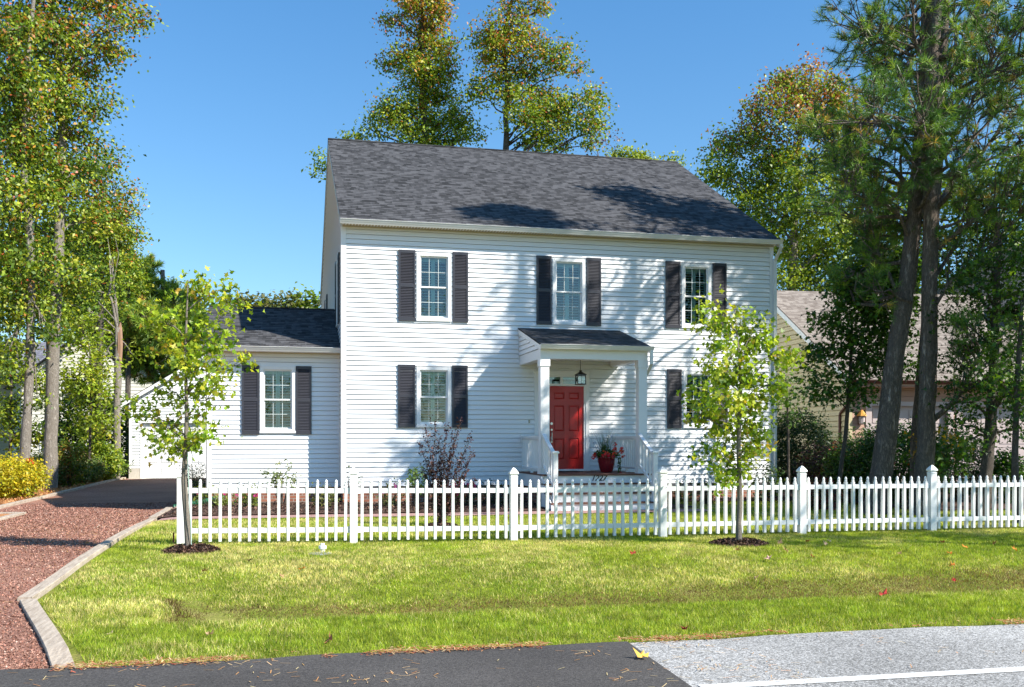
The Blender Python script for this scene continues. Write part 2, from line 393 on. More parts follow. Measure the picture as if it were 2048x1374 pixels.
# road: grey carriageway with dark new apron and an edge line
def strip(name, poly, z, mat, kind='structure'):
    m = MB(); m.poly([(x, y, z) for x, y in poly]); return m.build(name, mat, None, (0, 0, 0), kind=kind)
edge = [(x, 7.06+.035*math.sin(x*1.7)+.02*math.sin(x*5.3)) for x in np.linspace(-60, 80, 300)]
strip('road', [(80, -9), (-60, -9)][::-1]+edge[::-1], .010, M['asphalt'])
ae = [(x, 7.075+.03*math.sin(x*1.9)+.018*math.sin(x*6.1)) for x in np.linspace(-7.2, 2.50, 60)]
strip('driveway_apron', [(2.44, 5.60), (-7.5, 5.60)][::-1]+[(2.50, 7.06)]+ae[::-1] if False else ae+[(2.42, 5.55), (-7.4, 5.55)], .018, M['asphalt2'])
strip('road_edge_line', [(2.48, 5.60), (60, 5.05), (60, 5.17), (2.48, 5.715)], .0145, M['paint'])
strip('centre_line', [(-60, 1.2), (60, 1.2), (60, 1.32), (-60, 1.32)], .0145, M['paint'])
# driveway of red gravel
def drv_r(y):
    if y < 10.04: return -1.35-(y-7.1)/(10.04-7.1)*.97
    return -2.32-(y-10.04)*.0165 if y < 24 else -2.55
def drv_l(y):
    if y < 12: return -7.4+(y-7)*.33
    return -5.75 if y < 24.2 else -6.85+max(0, y-33)*.06
m = MB(); yy = np.linspace(7.05, 42.0, 120)
for a, b in zip(yy[:-1], yy[1:]):
    n = 10
    for i in range(n):
        f = lambda y, k: drv_l(y)+(drv_r(y)-drv_l(y))*k/n
        m.quad(*[(f(y, k), y, gz(f(y, k), y)+.022) for y, k in ((a, i), (a, i+1), (b, i+1), (b, i))])
m.build('driveway', M['drive'], None, (0, 0, 0), kind='structure')
# straw beds left of the driveway
m = MB()
for a, b in zip(yy[:-1], yy[1:]):
    for i in range(8):
        f = lambda y, k: -16+(drv_l(y)+16)*k/8
        m.quad(*[(f(y, k), y, gz(f(y, k), y)+.03+.03*math.sin(k*2+y)) for y, k in ((a, i), (a, i+1), (b, i+1), (b, i))])
m.build('straw_bed', M['straw'], None, (0, 0, 0), kind='structure')
# foundation mulch bed + path
Y0 = 23.578
X0, X1 = 1.296, 12.333
sheet('mulch_bed', np.linspace(-2.45, 8.9, 60), np.linspace(20.42, 24.3, 24), M['mulch'], zf=lambda X, Y: gzn(X, Y)+.035+.03*fbm(X, Y, .5)+.02*npst(20.4, 20.6, Y))
sheet('mulch_border', np.linspace(8.9, 13.2, 30), np.linspace(22.7, 24.3, 10), M['mulch'], zf=lambda X, Y: gzn(X, Y)+.035+.03*fbm(X, Y, .5))
sheet('neighbour_bed', np.linspace(13.2, 30, 40), np.linspace(18.6, 28, 24), M['mulch'], zf=lambda X, Y: gzn(X, Y)+.03+.05*fbm(X, Y, .8))
sheet('woodland_floor', np.linspace(-60, -6.3, 40), np.linspace(42, 90, 30), M['woodfloor'], dz=.03)
m = MB(); n = 60
for i in range(n):
    xa, xb = -2.35+i*11.3/n, -2.35+(i+1)*11.3/n
    m.quad(*[(x, y, gz(x, y)+.03) for x, y in ((xa, 19.62), (xb, 19.62), (xb, 20.42), (xa, 20.42))])
m.build('path', M['paver'], None, (0, 0, 0), kind='structure')
# timbers
def timber(a, b, label, w=.15, h=.10, seg=6):
    a = Vector((*a, 0)); b = Vector((*b, 0)); d = (b-a).normalized(); nrm = Vector((-d.y, d.x, 0))
    m = MB(); random.seed(int(a.x*100+a.y*7))
    for i in range(seg):
        p = a+(b-a)*(i/seg); q = a+(b-a)*((i+1)/seg)
        for s in (p, q): pass
        pts = []
        for s in (p, q):
            z = gz(s.x, s.y); o = 0.005*math.sin(s.y*2.1)
            pts.append([s+nrm*(k*w/2+o)+Vector((0, 0, z+zz)) for k, zz in ((-1, -.05), (1, -.05), (1, h-.007), (.92, h), (-.92, h), (-1, h-.007))])
        for k in range(6):
            j = (k+1) % 6; m.quad(pts[0][k], pts[0][j], pts[1][j], pts[1][k])
        if i == 0: m.poly(pts[0][::-1])
        if i == seg-1: m.poly(pts[1])
    return m.build('landscape_timber', M['timber'], None, (a.x, a.y, 0), label=label, cat='timber', group='timbers edging the driveway')
timber((-1.43, 7.10), (-2.31, 9.93), 'short grey timber angled from the road edge to the driveway corner', .145, .055)
timber((-2.36, 10.02), (-2.43, 14.6), 'grey timber along the lawn running back from the front corner of the driveway', .13, .06)
timber((-2.43, 14.65), (-2.51, 20.3), 'grey timber along the lawn just left of the fence end post', .13, .06)
timber((-2.51, 20.35), (-2.60, 24.0), 'pale timber between the red driveway and the dark mulch bed', .14, .09)
timber((-5.78, 16.0), (-5.78, 24.1), 'timber ending in a corner at the far left edge of the driveway', .14, .08)
timber((-5.70, 24.2), (-9.0, 24.5), 'timber across the back of the small straw bed at far left', .14, .08)
timber((-6.85, 24.8), (-6.85, 33.2), 'long pale timber in front of the left shrub row', .14, .09)
timber((-6.85, 33.3), (-6.20, 41.6), 'far timber curving toward the garage corner', .14, .09)

# ================================================================== SIDING / WINDOWS
def TR(O, U, N):
    O, U, N = Vector(O), Vector(U), Vector(N)
    return lambda a, b, z: O+U*a+N*b+Vector((0, 0, z))
def siding(T, z0, z1, xr, holes=(), course=.1143, lap=.024, brk=(), m=None, gap=.011):
    m = m or MB(); cuts = sorted(set([h[2] for h in holes]+[h[3] for h in holes]+list(brk)))
    k = 0; n = math.ceil((z1-z0)/course-1e-6)
    for k in range(n):
        zb = z0+k*course; zt = min(zb+course, z1)
        lv = [zb]+[c for c in cuts if zb+1e-4 < c < zt-1e-4]+[zt]
        for i, (p, q) in enumerate(zip(lv[:-1], lv[1:])):
            op, oq = lap*(1-(p-zb)/course), lap*(1-(q-zb)/course)
            mid = (p+q)/2; xa, xb = xr(p+1e-5); ya, yb = xr(q-1e-5)
            hs = sorted([(h[0], h[1]) for h in holes if h[2] < mid < h[3]])
            spans = []; cur = ('L', xa, ya)
            for h0, h1 in hs:
                spans.append((cur[1], cur[2], h0, h0)); cur = ('h', h1, h1)
            spans.append((cur[1], cur[2], xb, yb))
            for a0, b0, a1, b1 in spans:
                if a1-a0 < 1e-4 and b1-b0 < 1e-4: continue
                if i == 0 and q-p > gap*1.5:
                    g = p+gap; og = lap*(1-gap/course)
                    m.quad(T(a0, 0, p), T(a1, 0, p), T(a1, -.03, p), T(a0, -.03, p)); m.quad(T(a0, -.03, p), T(a1, -.03, p), T(a1, -.03, g), T(a0, -.03, g))
                    m.quad(T(a0, -.03, g), T(a1, -.03, g), T(a1, og, g), T(a0, og, g)); m.quad(T(a0, og, g), T(a1, og, g), T(b1, oq, q), T(b0, oq, q))
                else:
                    m.quad(T(a0, op, p), T(a1, op, p), T(b1, oq, q), T(b0, oq, q))
    return m
def window(parent, T, x0, x1, z0, z1, shutters=True, light=None, label=None, cw=.075):
    "outer casing rectangle; returns the hole for the siding"
    m = MB(); B = lambda a, b, c, d, e, f: m.box(a, b, c, d, e, f, T)
    B(x0, x1, 0, .034, z1-cw, z1); B(x0, x0+cw, 0, .034, z0+cw, z1-cw); B(x1-cw, x1, 0, .034, z0+cw, z1-cw)
    B(x0-.008, x1+.008, 0, .05, z0, z0+cw*.72); B(x0, x1, 0, .03, z0+cw*.72, z0+cw)
    a0, a1, c0, c1 = x0+cw, x1-cw, z0+cw, z1-cw
    B(a0, a0+.012, -.13, .022, c0, c1); B(a1-.012, a1, -.13, .022, c0, c1); B(a0+.012, a1-.012, -.13, .022, c1-.012, c1); B(a0+.012, a1-.012, -.13, .022, c0, c0+.012)
    zm = (c0+c1)/2; a0 += .012; a1 -= .012; c0 += .012; c1 -= .012; s = .026
    gr_ = MB()
    def sash(b0, b1, za, zb, top, bot):
        B(a0, a0+s, b0, b1, za, zb); B(a1-s, a1, b0, b1, za, zb); B(a0+s, a1-s, b0, b1, zb-top, zb); B(a0+s, a1-s, b0, b1, za, za+bot)
        for k in (1, 2):
            x = a0+(a1-a0)*k/3; gr_.box(x-.005, x+.005, b1-.017, b1-.009, za+bot, zb-top, T)
        z = (za+zb)/2; gr_.box(a0+s, a1-s, b1-.016, b1-.010, z-.005, z+.005, T)
    sash(-.045, -.012, zm-.016, c1, .028, .034); sash(-.082, -.049, c0, zm+.016, .034, .04)
    w = m.build('window', M['trim'], parent)
    if label: w['label'] = label
    gr_.build('window_grille', M['muntin'], w)
    for b, za, zb in ((-.031, zm, c1-.02), (-.068, c0+.02, zm)):
        g = MB(); g.quad(T(a0+s/2, b, za), T(a1-s/2, b, za), T(a1-s/2, b, zb), T(a0+s/2, b, zb)); g.build('glass_pane', M['glass'], w)
    # plantation shutters inside
    g = MB(); G = lambda a, b, c, d, e, f: g.box(a, b, c, d, e, f, T); bb = -.155; xm = (a0+a1)/2
    for xa, xb in ((a0, a0+.03), (xm-.048, xm-.002), (xm+.002, xm+.048), (a1-.03, a1)): G(xa, xb, bb-.025, bb, c0, c1)
    for xa, xb in ((a0+.03, xm-.048), (xm+.048, a1-.03)):
        for za, zb in ((c0, c0+.09), (zm-.03, zm+.05), (c1-.10, c1)): G(xa, xb, bb-.024, bb-.001, za, zb)
        for za, zb in ((c0+.09, zm-.03), (zm+.05, c1-.10)):
            n = max(1, int((zb-za)/.064)); st = (zb-za)/n
            for i in range(n):
                zc = za+st*(i+.5); an = R(18); hw = .030
                dy, dz = hw*math.cos(an), hw*math.sin(an); th = .005
                P = []
                for xx in (xa, xb):
                    P += [T(xx, bb-.012+dy, zc-dz), T(xx, bb-.012-dy, zc+dz), T(xx, bb-.012-dy, zc+dz+th*2), T(xx, bb-.012+dy, zc-dz+th*2)]
                nn = len(g.v); g.v += [tuple(p) for p in P]
                for q in ((0, 1, 2, 3), (7, 6, 5, 4), (0, 4, 5, 1), (1, 5, 6, 2), (2, 6, 7, 3), (3, 7, 4, 0)): g.f.append(tuple(nn+i2 for i2 in q))
    g.build('interior_shutter', M['inner'], w)
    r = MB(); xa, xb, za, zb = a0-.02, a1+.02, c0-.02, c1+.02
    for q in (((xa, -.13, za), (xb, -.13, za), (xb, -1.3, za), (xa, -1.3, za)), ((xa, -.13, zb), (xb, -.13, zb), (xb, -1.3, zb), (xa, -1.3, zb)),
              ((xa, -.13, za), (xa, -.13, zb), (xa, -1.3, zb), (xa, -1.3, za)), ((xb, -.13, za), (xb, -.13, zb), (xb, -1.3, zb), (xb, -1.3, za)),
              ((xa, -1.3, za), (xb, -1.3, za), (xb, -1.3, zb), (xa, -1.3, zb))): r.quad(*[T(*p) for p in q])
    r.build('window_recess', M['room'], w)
    return (x0+.03, x1-.03, z0+.03, z1-.03)
def shutter(parent, T, x0, x1, z0, z1, label=None):
    m = MB(); B = lambda a, b, c, d, e, f: m.box(a, b, c, d, e, f, T); s = .045; zm = (z0+z1)/2; b0 = .016
    B(x0, x0+s, b0, b0+.034, z0, z1); B(x1-s, x1, b0, b0+.034, z0, z1)
    for za, zb in ((z0, z0+.085), (zm-.04, zm+.04), (z1-.075, z1)): B(x0+s, x1-s, b0, b0+.033, za, zb)
    B(x0+s, x1-s, b0, b0+.006, z0+.08, z1-.07)
    for za, zb in ((z0+.085, zm-.04), (zm+.04, z1-.075)):
        n = int((zb-za)/.036); st = (zb-za)/n
        for i in range(n):
            z = za+st*i
            m.quad(T(x0+s, b0+.030, z+.003), T(x1-s, b0+.030, z+.003), T(x1-s, b0+.010, z+st*.93), T(x0+s, b0+.010, z+st*.93))
            m.quad(T(x0+s, b0+.008, z+.003), T(x1-s, b0+.008, z+.003), T(x1-s, b0+.030, z+.003), T(x0+s, b0+.030, z+.003))
    o = m.build('shutter', M['charcoal'], parent)
    if label: o['label'] = label
    return o
def roofplane(m, a, b, c, d, th=.0):
    "a-b eave left-right, c-d ridge right-left; uv in metres"
    a, b, c, d = map(Vector, (a, b, c, d)); w = (b-a).length; h = (d-a).length
    U = (b-a).normalized()
    uv = [((p-a).dot(U), ((p-a)-U*(p-a).dot(U)).length) for p in (a, b, c, d)]
    m.quad(a, b, c, d, uv)
def gutter(parent, x0, x1, y, z, T=None, s=1, name='gutter', mat=None):
    "K-style gutter whose back top edge is at (y,z), opening forward (-y)"
    m = MB(); pr = [(0, 0), (-.012, 0), (-.012, -.095), (-.062, -.105), (-.080, -.075), (-.098, -.050), (-.118, -.012), (-.132, -.002), (-.128, .004), (-.108, -.004), (-.085, -.055), (-.06, -.088), (-.02, -.085), (0, -.085)]
    pr = [(a*s, b*s) for a, b in pr]
    T = T or (lambda a, b, zz: Vector((a, y-b, zz)))
    # T takes (along, outward, z)
    n = len(m.v); k = len(pr)
    for x in (x0, x1):
        for a, b in pr: m.v.append(tuple(T(x, -a, z+b)))
    for i in range(k-1): m.f.append((i, i+1, k+i+1, k+i))
    for o in (0, k):  # end caps
        c = [(0, 0), (-.132*s, -.002*s), (-.098*s, -.05*s), (-.062*s, -.105*s), (0, -.095*s)]; q = len(m.v)
        x = x0 if o == 0 else x1
        m.v += [tuple(T(x, -a, z+b)) for a, b in c]; m.f.append(tuple(range(q, q+5)))
    # underside closing sheet is the profile itself (double wall)
    return m.build(name, mat or M['gutter'], parent)
def downspout(parent, pts, w=.065, d=.045, mat=None):
    m = MB(); pts = [Vector(p) for p in pts]
    rings = []
    for i, p in enumerate(pts):
        rings.append([p+Vector((sx*w/2, sy*d/2, 0)) for sx, sy in ((-1, -1), (1, -1), (1, 1), (-1, 1))])
    for r0, r1 in zip(rings[:-1], rings[1:]):
        for k in range(4): j = (k+1) % 4; m.quad(r0[k], r0[j], r1[j], r1[k])
    m.poly(rings[0][::-1]); m.poly(rings[-1])
    return m.build('downspout', mat or M['gutter'], parent)

# ================================================================== WHITE HOUSE
ZB, ZT = HC-1.0785, HC+5.0623           # siding bottom .44, soffit 6.58
house = empty('white_house', (X0, Y0, 0), 'white two storey clapboard house with charcoal shutters, red front door and side wing', 'house')
TF = TR((0, Y0, 0), (1, 0, 0), (0, -1, 0))
zU1, zU2, zL1, zL2 = HC+4.5471, HC+2.8577, HC+1.8187, HC+.3214
xw = lambda px, py=700: onY(px, py, Y0).x
holes = []
for (s0, s1, f0, f1, t0, t1, za, zb, tag) in (
    (796.8, 830.5, 833, 902.5, 905.3, 935.8, zU2, zU1, 'upper left'), (1072.5, 1102.5, 1105, 1170, 1172.3, 1201.3, zU2, zU1, 'upper middle'),
    (1330.3, 1359.8, 1363, 1421.5, 1424.5, 1451.7, zU2, zU1, 'upper right'), (796, 830.3, 833, 901.5, 904, 935, zL2, zL1, 'lower left'),
    (1333.7, 1362.2, 1366, 1424, 1427, 1454, zL2, zL1, 'lower right')):
    holes.append(window(house, TF, xw(f0), xw(f1), za-.02+.03, zb-.045))
    shutter(house, TF, xw(s0), xw(s1), za, zb); shutter(house, TF, xw(t0), xw(t1), za, zb)
# door unit hole
dx0, dx1 = xw(1068), xw(1178)
dz0 = HC-.743+.04
zdt = HC+(HZ-743)/F*24.2
holes.append((dx0+.03, dx1-.03, .3, zdt-.03))
siding(TF, ZB, ZT, lambda z: (X0+.10, X1-.09), holes).build('wall', M['siding'], house)
# left gable wall
YR, ZR = 30.12, HC+9.023; YB = 2*YR-Y0
ZRw = ZR-.12
def gab(z):
    if z <= ZT: return (0, YB-Y0)
    t = (z-ZT)/(ZRw-ZT); return (t*(YR-Y0), (YB-Y0)-t*(YR-Y0))
TL = TR((X0, Y0, 0), (0, 1, 0), (-1, 0, 0))
TRt = TR((X1, Y0, 0), (0, 1, 0), (1, 0, 0))
hl = []
for yc in (1.45, 8.45):
    hl.append(window(house, TL, yc-.41, yc+.41, zU2, zU1-.04)); shutter(house, TL, yc-.84, yc-.44, zU2, zU1); shutter(house, TL, yc+.44, yc+.84, zU2, zU1)
siding(TL, ZB, ZRw, lambda z: (max(gab(z)[0], .07 if z < ZT else 0), gab(z)[1]), hl, brk=(ZT,)).build('wall', M['siding'], house)
siding(TRt, ZB, ZRw, gab, brk=(ZT,)).build('wall', M['siding'], house)
m = MB(); m.quad((X0, YB, ZB), (X1, YB, ZB), (X1, YB, ZT), (X0, YB, ZT)); m.build('wall', M['siding'], house)
m = MB()
m.box(X0-.018, X0+.10, Y0-.02, Y0-.002, ZB-.02, ZT); m.box(X0-.018, X0-.001, Y0-.002, Y0+.09, ZB-.02, ZT)
m.build('corner_trim', M['trim'], house)
m = MB(); m.box(X1-.09, X1+.018, Y0-.02, Y0-.002, ZB-.02, ZT)
m.build('corner_trim', M['trim'], house)
# brick foundation
def brickwall(m, T, a, b, z0, z1):
    m.quad(T(a, 0, z0), T(b, 0, z0), T(b, 0, z1), T(a, 0, z1), [(a, z0), (b, z0), (b, z1), (a, z1)])
m = MB(); TFb = TR((0, Y0+.03, 0), (1, 0, 0), (0, -1, 0))
brickwall(m, TFb, X0, X1, -.3, ZB+.01); brickwall(m, TR((X0+.03, Y0, 0), (0, 1, 0), (-1, 0, 0)), 0, 13, -.3, ZB+.01)
m.build('foundation', M['brick'], house)
m = MB(); m.box(X0-.005, X1+.005, Y0-.004, Y0+.04, ZB-.055, ZB-.012); m.build('sill_shade_strip', pbr('sill_shadow', (.12, .12, .13), .7), house)  # dark strip, the shade under the siding edge put into its colour
# main roof
YE, ZE = 23.295, HC+5.1745; XL, XR = 1.246, 12.40
sl = (ZR-ZE)/(YR-YE)
m = MB(); th = .045
roofplane(m, (XL, YE-.02, ZE-.02*sl), (XR, YE-.02, ZE-.02*sl), (XR, YR, ZR), (XL, YR, ZR))
yb = 2*YR-YE
roofplane(m, (XR, yb, ZE), (XL, yb, ZE), (XL, YR, ZR), (XR, YR, ZR))
for x in (XL, XR):
    m.quad((x, YE-.02, ZE-.02*sl), (x, YR, ZR), (x, YR, ZR-th), (x, YE-.02, ZE-.02*sl-th)); m.quad((x, yb, ZE), (x, YR, ZR), (x, YR, ZR-th), (x, yb, ZE-th))
m.quad((XL, YE-.02, ZE-.03), (XR, YE-.02, ZE-.03), (XR, YE-.02, ZE-.03-th*.6), (XL, YE-.02, ZE-.03-th*.6))
m.tube([(XL, YR, ZR+.005), (XR, YR, ZR+.005)], .035, 6)
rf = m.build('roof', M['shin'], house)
rkm = pbr('rake_wrap', (.52, .50, .46), .5)
for x0_, x1_ in ((XL+.006, X0-.004), (X1+.004, XR-.006)):
    m = MB()
    for y0_, y1_ in ((YE, YR), (yb, YR)):
        z0_, z1_ = ZE-th-.002, ZR-th-.002
        P = [(y0_, z0_), (y1_, z1_), (y1_, z1_-.17), (y0_, z0_-.15)]
        m.prism([(x0_, y, z) for y, z in P], (0, 0, 0), (x1_-x0_, 0, 0))
    m.build('rake_board', rkm, house)
m = MB(); m.box(XL+.01, XR-.01, YE+.0, YE+.018, ZT-.0, ZE-.05); m.box(XL+.01, XR-.01, YE+.018, Y0-.003, ZT, ZT+.02); m.build('fascia', M['trim'], house)
m = MB()
for i in range(150):
    x = XL+.08+i*(XR-XL-.16)/150; m.box(x, x+.045, YE+.05, Y0-.06, ZT-.006, ZT-.001)
m.box(XL+.02, XR-.02, Y0-.045, Y0-.003, ZT-.03, ZT-.007)
m.build('soffit_vent', M['tan_trim'], house)
gutter(house, XL-.01, XR+.03, YE-.004, ZE-.035)
downspout(house, [(X1+.07, YE-.06, ZE-.13), (X1+.07, YE-.05, ZE-.22), (X1+.045, Y0-.055, ZE-.5), (X1+.045, Y0-.055, .3), (X1+.045, Y0-.2, .2)], .075, .055)
# porch ------------------------------------------------------------------
PXA, PXB, PY, PZ = 5.57, 8.12, 21.217, HC-.743
m = MB()
nb = 13
for i in range(nb):      # deck boards run along x
    y = PY-.02+i*(Y0-PY)/nb; m.box(PXA-.02, PXB+.02, y, y+(Y0-PY)/nb-.006, PZ-.03, PZ)
porch = m.build('porch', M['deck'], house)
m = MB(); m.box(PXA, PXB, PY+.01, PY+.04, PZ-.32, PZ-.034); m.box(PXA, PXA+.03, PY+.04, Y0, PZ-.32, PZ-.034); m.box(PXB-.03, PXB, PY+.04, Y0, PZ-.32, PZ-.034)
m.build('porch_skirt', M['trim'], porch)
m = MB(); brickwall(m, TR((PXA+.15, PY, 0), (0, 1, 0), (-1, 0, 0)), 0.3, 2.3, -.1, PZ-.3); brickwall(m, TR((0, PY+.3, 0), (1, 0, 0), (0, -1, 0)), PXA+.15, PXB-.1, -.1, PZ-.3)
m.build('porch_pier', M['brick'], porch)
# steps: 3 treads below the deck
SX0, SX1 = 5.55, 8.03; rs = PZ/4
m = MB(); tr = MB()
for k in range(1, 4):
    z = PZ-k*rs; yf = PY-.28*k; e = .0
    tr.box(SX0-.03-e, SX1+.03+e, yf-.02, yf+.30, z-.028, z)
for k in range(1, 5):
    z = PZ-k*rs; yf = PY-.28*(k-1)
    m.box(SX0, SX1, yf+.012, yf+.03, max(z, 0)+.001, z+rs-.03)
for x in (SX0-.03, SX1+.006):
    m.prism([(x, PY+.01, PZ-.05), (x, PY+.01, -.02), (x, PY-.86, -.02), (x, PY-.86, .14)], (0, 0, 0), (.024, 0, 0))
tr.build('step_tread', M['deck'], porch); m.build('step_riser', M['trim'], porch)
# columns
zbm = HC+1.85; cw = .20
for xc in (5.685, 8.01):
    m = MB(); yc = PY+.45-.0
    yc = 21.62
    m.box(xc-cw/2, xc+cw/2, yc-cw/2, yc+cw/2, PZ, zbm-.14)
    m.box(xc-cw/2-.02, xc+cw/2+.02, yc-cw/2-.02, yc+cw/2+.02, PZ, PZ+.13)
    m.box(xc-cw/2-.018, xc+cw/2+.018, yc-cw/2-.018, yc+cw/2+.018, zbm-.17, zbm-.001)
    m.build('porch_column', M['trim'], porch)
# porch roof
RL, RRr, RW, RF, RYF = 5.54, 8.149, HC+2.7646, HC+2.1725, 21.394
m = MB(); roofplane(m, (RL, RYF, RF), (RRr, RYF, RF), (RRr, Y0-.002, RW), (RL, Y0-.002, RW))
for x in (RL, RRr): m.quad((x, RYF, RF), (x, Y0, RW), (x, Y0, RW-.03), (x, RYF, RF-.03))
m.quad((RL, RYF, RF), (RRr, RYF, RF), (RRr, RYF, RF-.03), (RL, RYF, RF-.03))
m.build('porch_roof', M['shin'], porch)
m = MB(); m.box(RL+.01, RRr-.01, RYF+.0, RYF+.02, zbm+.215, RF-.032)      # fascia
m.box(RL+.02, RRr-.02, RYF+.02, 21.50, zbm+.20, zbm+.215)
m.box(5.575, 8.12, 21.505, 21.71, zbm, zbm+.26)                       # front beam
for xa, xb in ((5.577, 5.80), (7.90, 8.118)): m.box(xa, xb, 21.71, Y0-.02, zbm, zbm+.22)
m.box(5.80, 7.90, 21.71, Y0-.02, zbm+.12, zbm+.14)                     # ceiling
for x in (RL+.006, RRr-.03):   # rake boards of the porch roof
    m.prism([(x, RYF, RF-.032), (x, Y0-.015, RW-.032), (x, Y0-.015, RW-.15), (x, RYF, RF-.13)], (0, 0, 0), (.024, 0, 0))
m.build('porch_beam', M['trim'], porch)
s_ = (RW-RF)/(Y0-RYF)
for Tt, nm in ((TR((5.575, 0, 0), (0, 1, 0), (-1, 0, 0)), 1), (TR((8.12, 0, 0), (0, 1, 0), (1, 0, 0)), 1)):
    zs = zbm+.22
    siding(Tt, zs, RW-.06, lambda z: (max(21.5, RYF+(z+.05-RF)/s_), Y0-.015), course=.1143).build('porch_gable', M['siding'], porch)
gutter(porch, RL-.005, RRr+.05, RYF-.003, RF-.02, s=.9)
downspout(porch, [(8.15, RYF-.05, RF-.1), (8.15, RYF-.05, RF-.42), (8.14, 21.60, RF-.62), (8.135, 21.74, RF-.72), (8.135, 21.76, PZ+.1)], .07, .05)
# railings
def rail_y(x, y0, y1):
    m = MB(); zt = PZ+.86
    m.box(x-.045, x+.045, y0, y1, zt-.045, zt); m.box(x-.02, x+.02, y0, y1, zt-.085, zt-.046); m.box(x-.022, x+.022, y0, y1, PZ+.08, PZ+.13)
    n = 13
    for i in range(n):
        y = y0+(y1-y0)*(i+.5)/n; m.box(x-.018, x+.018, y-.018, y+.018, PZ+.13, zt-.085)
    m.box(x-.03, x+.03, (y0+y1)/2-.03, (y0+y1)/2+.03, PZ, PZ+.08)
    m.box(x-.06, x+.06, y1-.02, y1, zt-.14, zt+.05)
    m.build('porch_railing', M['trim'], porch)
rail_y(PXA+.09, 21.73, Y0-.03); rail_y(PXB-.10, 21.73, Y0-.03)
def stair_rail(x):
    yn = PY-.28*3+.16; z0 = PZ-3*rs; zt = z0+1.13-.02; ya, za = 21.50, PZ+.90
    m = MB(); m.box(x-.052, x+.052, yn-.052, yn+.052, z0, zt-.05)
    m.box(x-.066, x+.066, yn-.066, yn+.066, z0, z0+.09); m.box(x-.075, x+.075, yn-.075, yn+.075, zt-.05, zt-.02); m.box(x-.06, x+.06, yn-.06, yn+.06, zt-.02, zt)
    m.build('newel_post', M['trim'], porch)
    m = MB(); zn = zt-.10
    def sl_(y, dz): t = (y-yn)/(ya-yn); return zn+(za-zn)*t+dz
    def bar(d0, d1, w):
        P = [(x-w, yn, sl_(yn, d0)), (x-w, ya, sl_(ya, d0)), (x-w, ya, sl_(ya, d1)), (x-w, yn, sl_(yn, d1))]; m.prism(P, (0, 0, 0), (2*w, 0, 0))
    bar(-.04, .012, .042); bar(-.075, -.042, .02); bar(-.74, -.68, .022)
    for i in range(5):
        y = yn+.1+(ya-yn-.15)*i/4.; m.box(x-.018, x+.018, y-.018, y+.018, sl_(y, -.70), sl_(y, -.05))
    m.build('stair_railing', M['trim'], porch)
stair_rail(5.65); stair_rail(7.92)
# house number
cu = bpy.data.curves.new('num', 'FONT'); cu.body = '1227'; cu.size = .175; cu.extrude = .006; cu.shear = .35; cu.space_character = 1.02; cu.offset = .0025
to = bpy.data.objects.new('num', cu); COL.objects.link(to); bpy.context.view_layer.update()
me = bpy.data.meshes.new_from_object(to.evaluated_get(bpy.context.evaluated_depsgraph_get())); COL.objects.unlink(to); bpy.data.objects.remove(to)
me.transform(Matrix.Rotation(R(90), 4, 'X')); me.materials.clear(); me.materials.append(M['black'])
hn = bpy.data.objects.new('house_number', me); p_ = onY(1182, 961.5, PY); link(hn, porch, (p_.x, PY-.002, p_.z+.005), label='black house number 1227')
# door ---------------------------------------------------------------------
YD = Y0+.0
m = MB(); T = TF; B = lambda a, b, c, d, e, f: m.box(a, b, c, d, e, f, T)
ddx0, ddx1 = xw(1098.5), xw(1167.5); zd0 = PZ+.05; zd1 = zd0+2.05
zt1 = zdt
B(dx0, dx0+.09, 0, .04, PZ, zt1-.09); B(dx1-.09, dx1, 0, .04, PZ, zt1-.09); B(dx0, dx1, 0, .045, zt1-.09, zt1)
B(dx0-.02, dx1+.02, 0, .06, zt1, zt1+.03)
B(ddx0-.06, ddx0, -.06, .025, PZ+.05, zd1); B(ddx1, dx1-.09, -.06, .02, PZ+.05, zd1)
B(dx0+.09, dx1-.09, -.06, .025, zd1, zd1+.055)
B(dx0+.09, dx1-.09, -.06, .022, zt1-.12, zt1-.09)
B(dx0+.09, dx0+.12, -.06, .022, PZ+.05, zt1-.12); B(dx1-.12, dx1-.09, -.06, .021, zd1+.055, zt1-.12)
xs_m = (ddx0+ddx1)/2-.13; B(xs_m-.03, xs_m+.03, -.055, .018, zd1+.055, zt1-.12)
B(xs_m+.42, xs_m+.435, -.04, -.01, zd1+.055, zt1-.12)
B(dx0+.09, dx1-.09, -.05, .06, PZ+.002, PZ+.05)
B(dx0+.12, ddx0-.06, -.05, -.01, PZ+.05, PZ+.75)
du = m.build('door_frame', M['trim'], house)
m = MB(); m.quad(T(dx0+.12, -.03, zd1+.05), T(dx1-.12, -.03, zd1+.05), T(dx1-.12, -.03, zt1-.12), T(dx0+.12, -.03, zt1-.12)); m.build('transom_pane', M['glass'], du)
m = MB(); m.quad(T(dx0+.12, -.03, PZ+.7), T(ddx0-.06, -.03, PZ+.7), T(ddx0-.06, -.03, zd1), T(dx0+.12, -.03, zd1)); m.build('sidelight_pane', M['glass'], du)
m = MB()
for xa, xb in ((dx0+.12, xs_m-.03), (xs_m+.03, dx1-.12)):
    for a_, b_ in ((zd1+.055, zd1+.10), (zt1-.165, zt1-.12)): m.box(xa, xb, -.13, -.10, a_, b_, T)
    for i in range(3): z = zd1+.115+i*.055; m.box(xa, xb, -.14, -.09, z, z+.010, T)
m.build('interior_shutter', M['inner'], du)
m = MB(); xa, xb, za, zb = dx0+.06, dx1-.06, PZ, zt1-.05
m.box(xa, xb, -1.4, -1.38, za, zb, T); m.box(xa, xb, -1.38, -.065, za-.02, za, T); m.box(xa, xb, -1.38, -.08, zb-.02, zb, T); m.box(xa, xa+.02, -1.38, -.08, za, zb, T); m.box(xb-.02, xb, -1.38, -.08, za, zb, T)
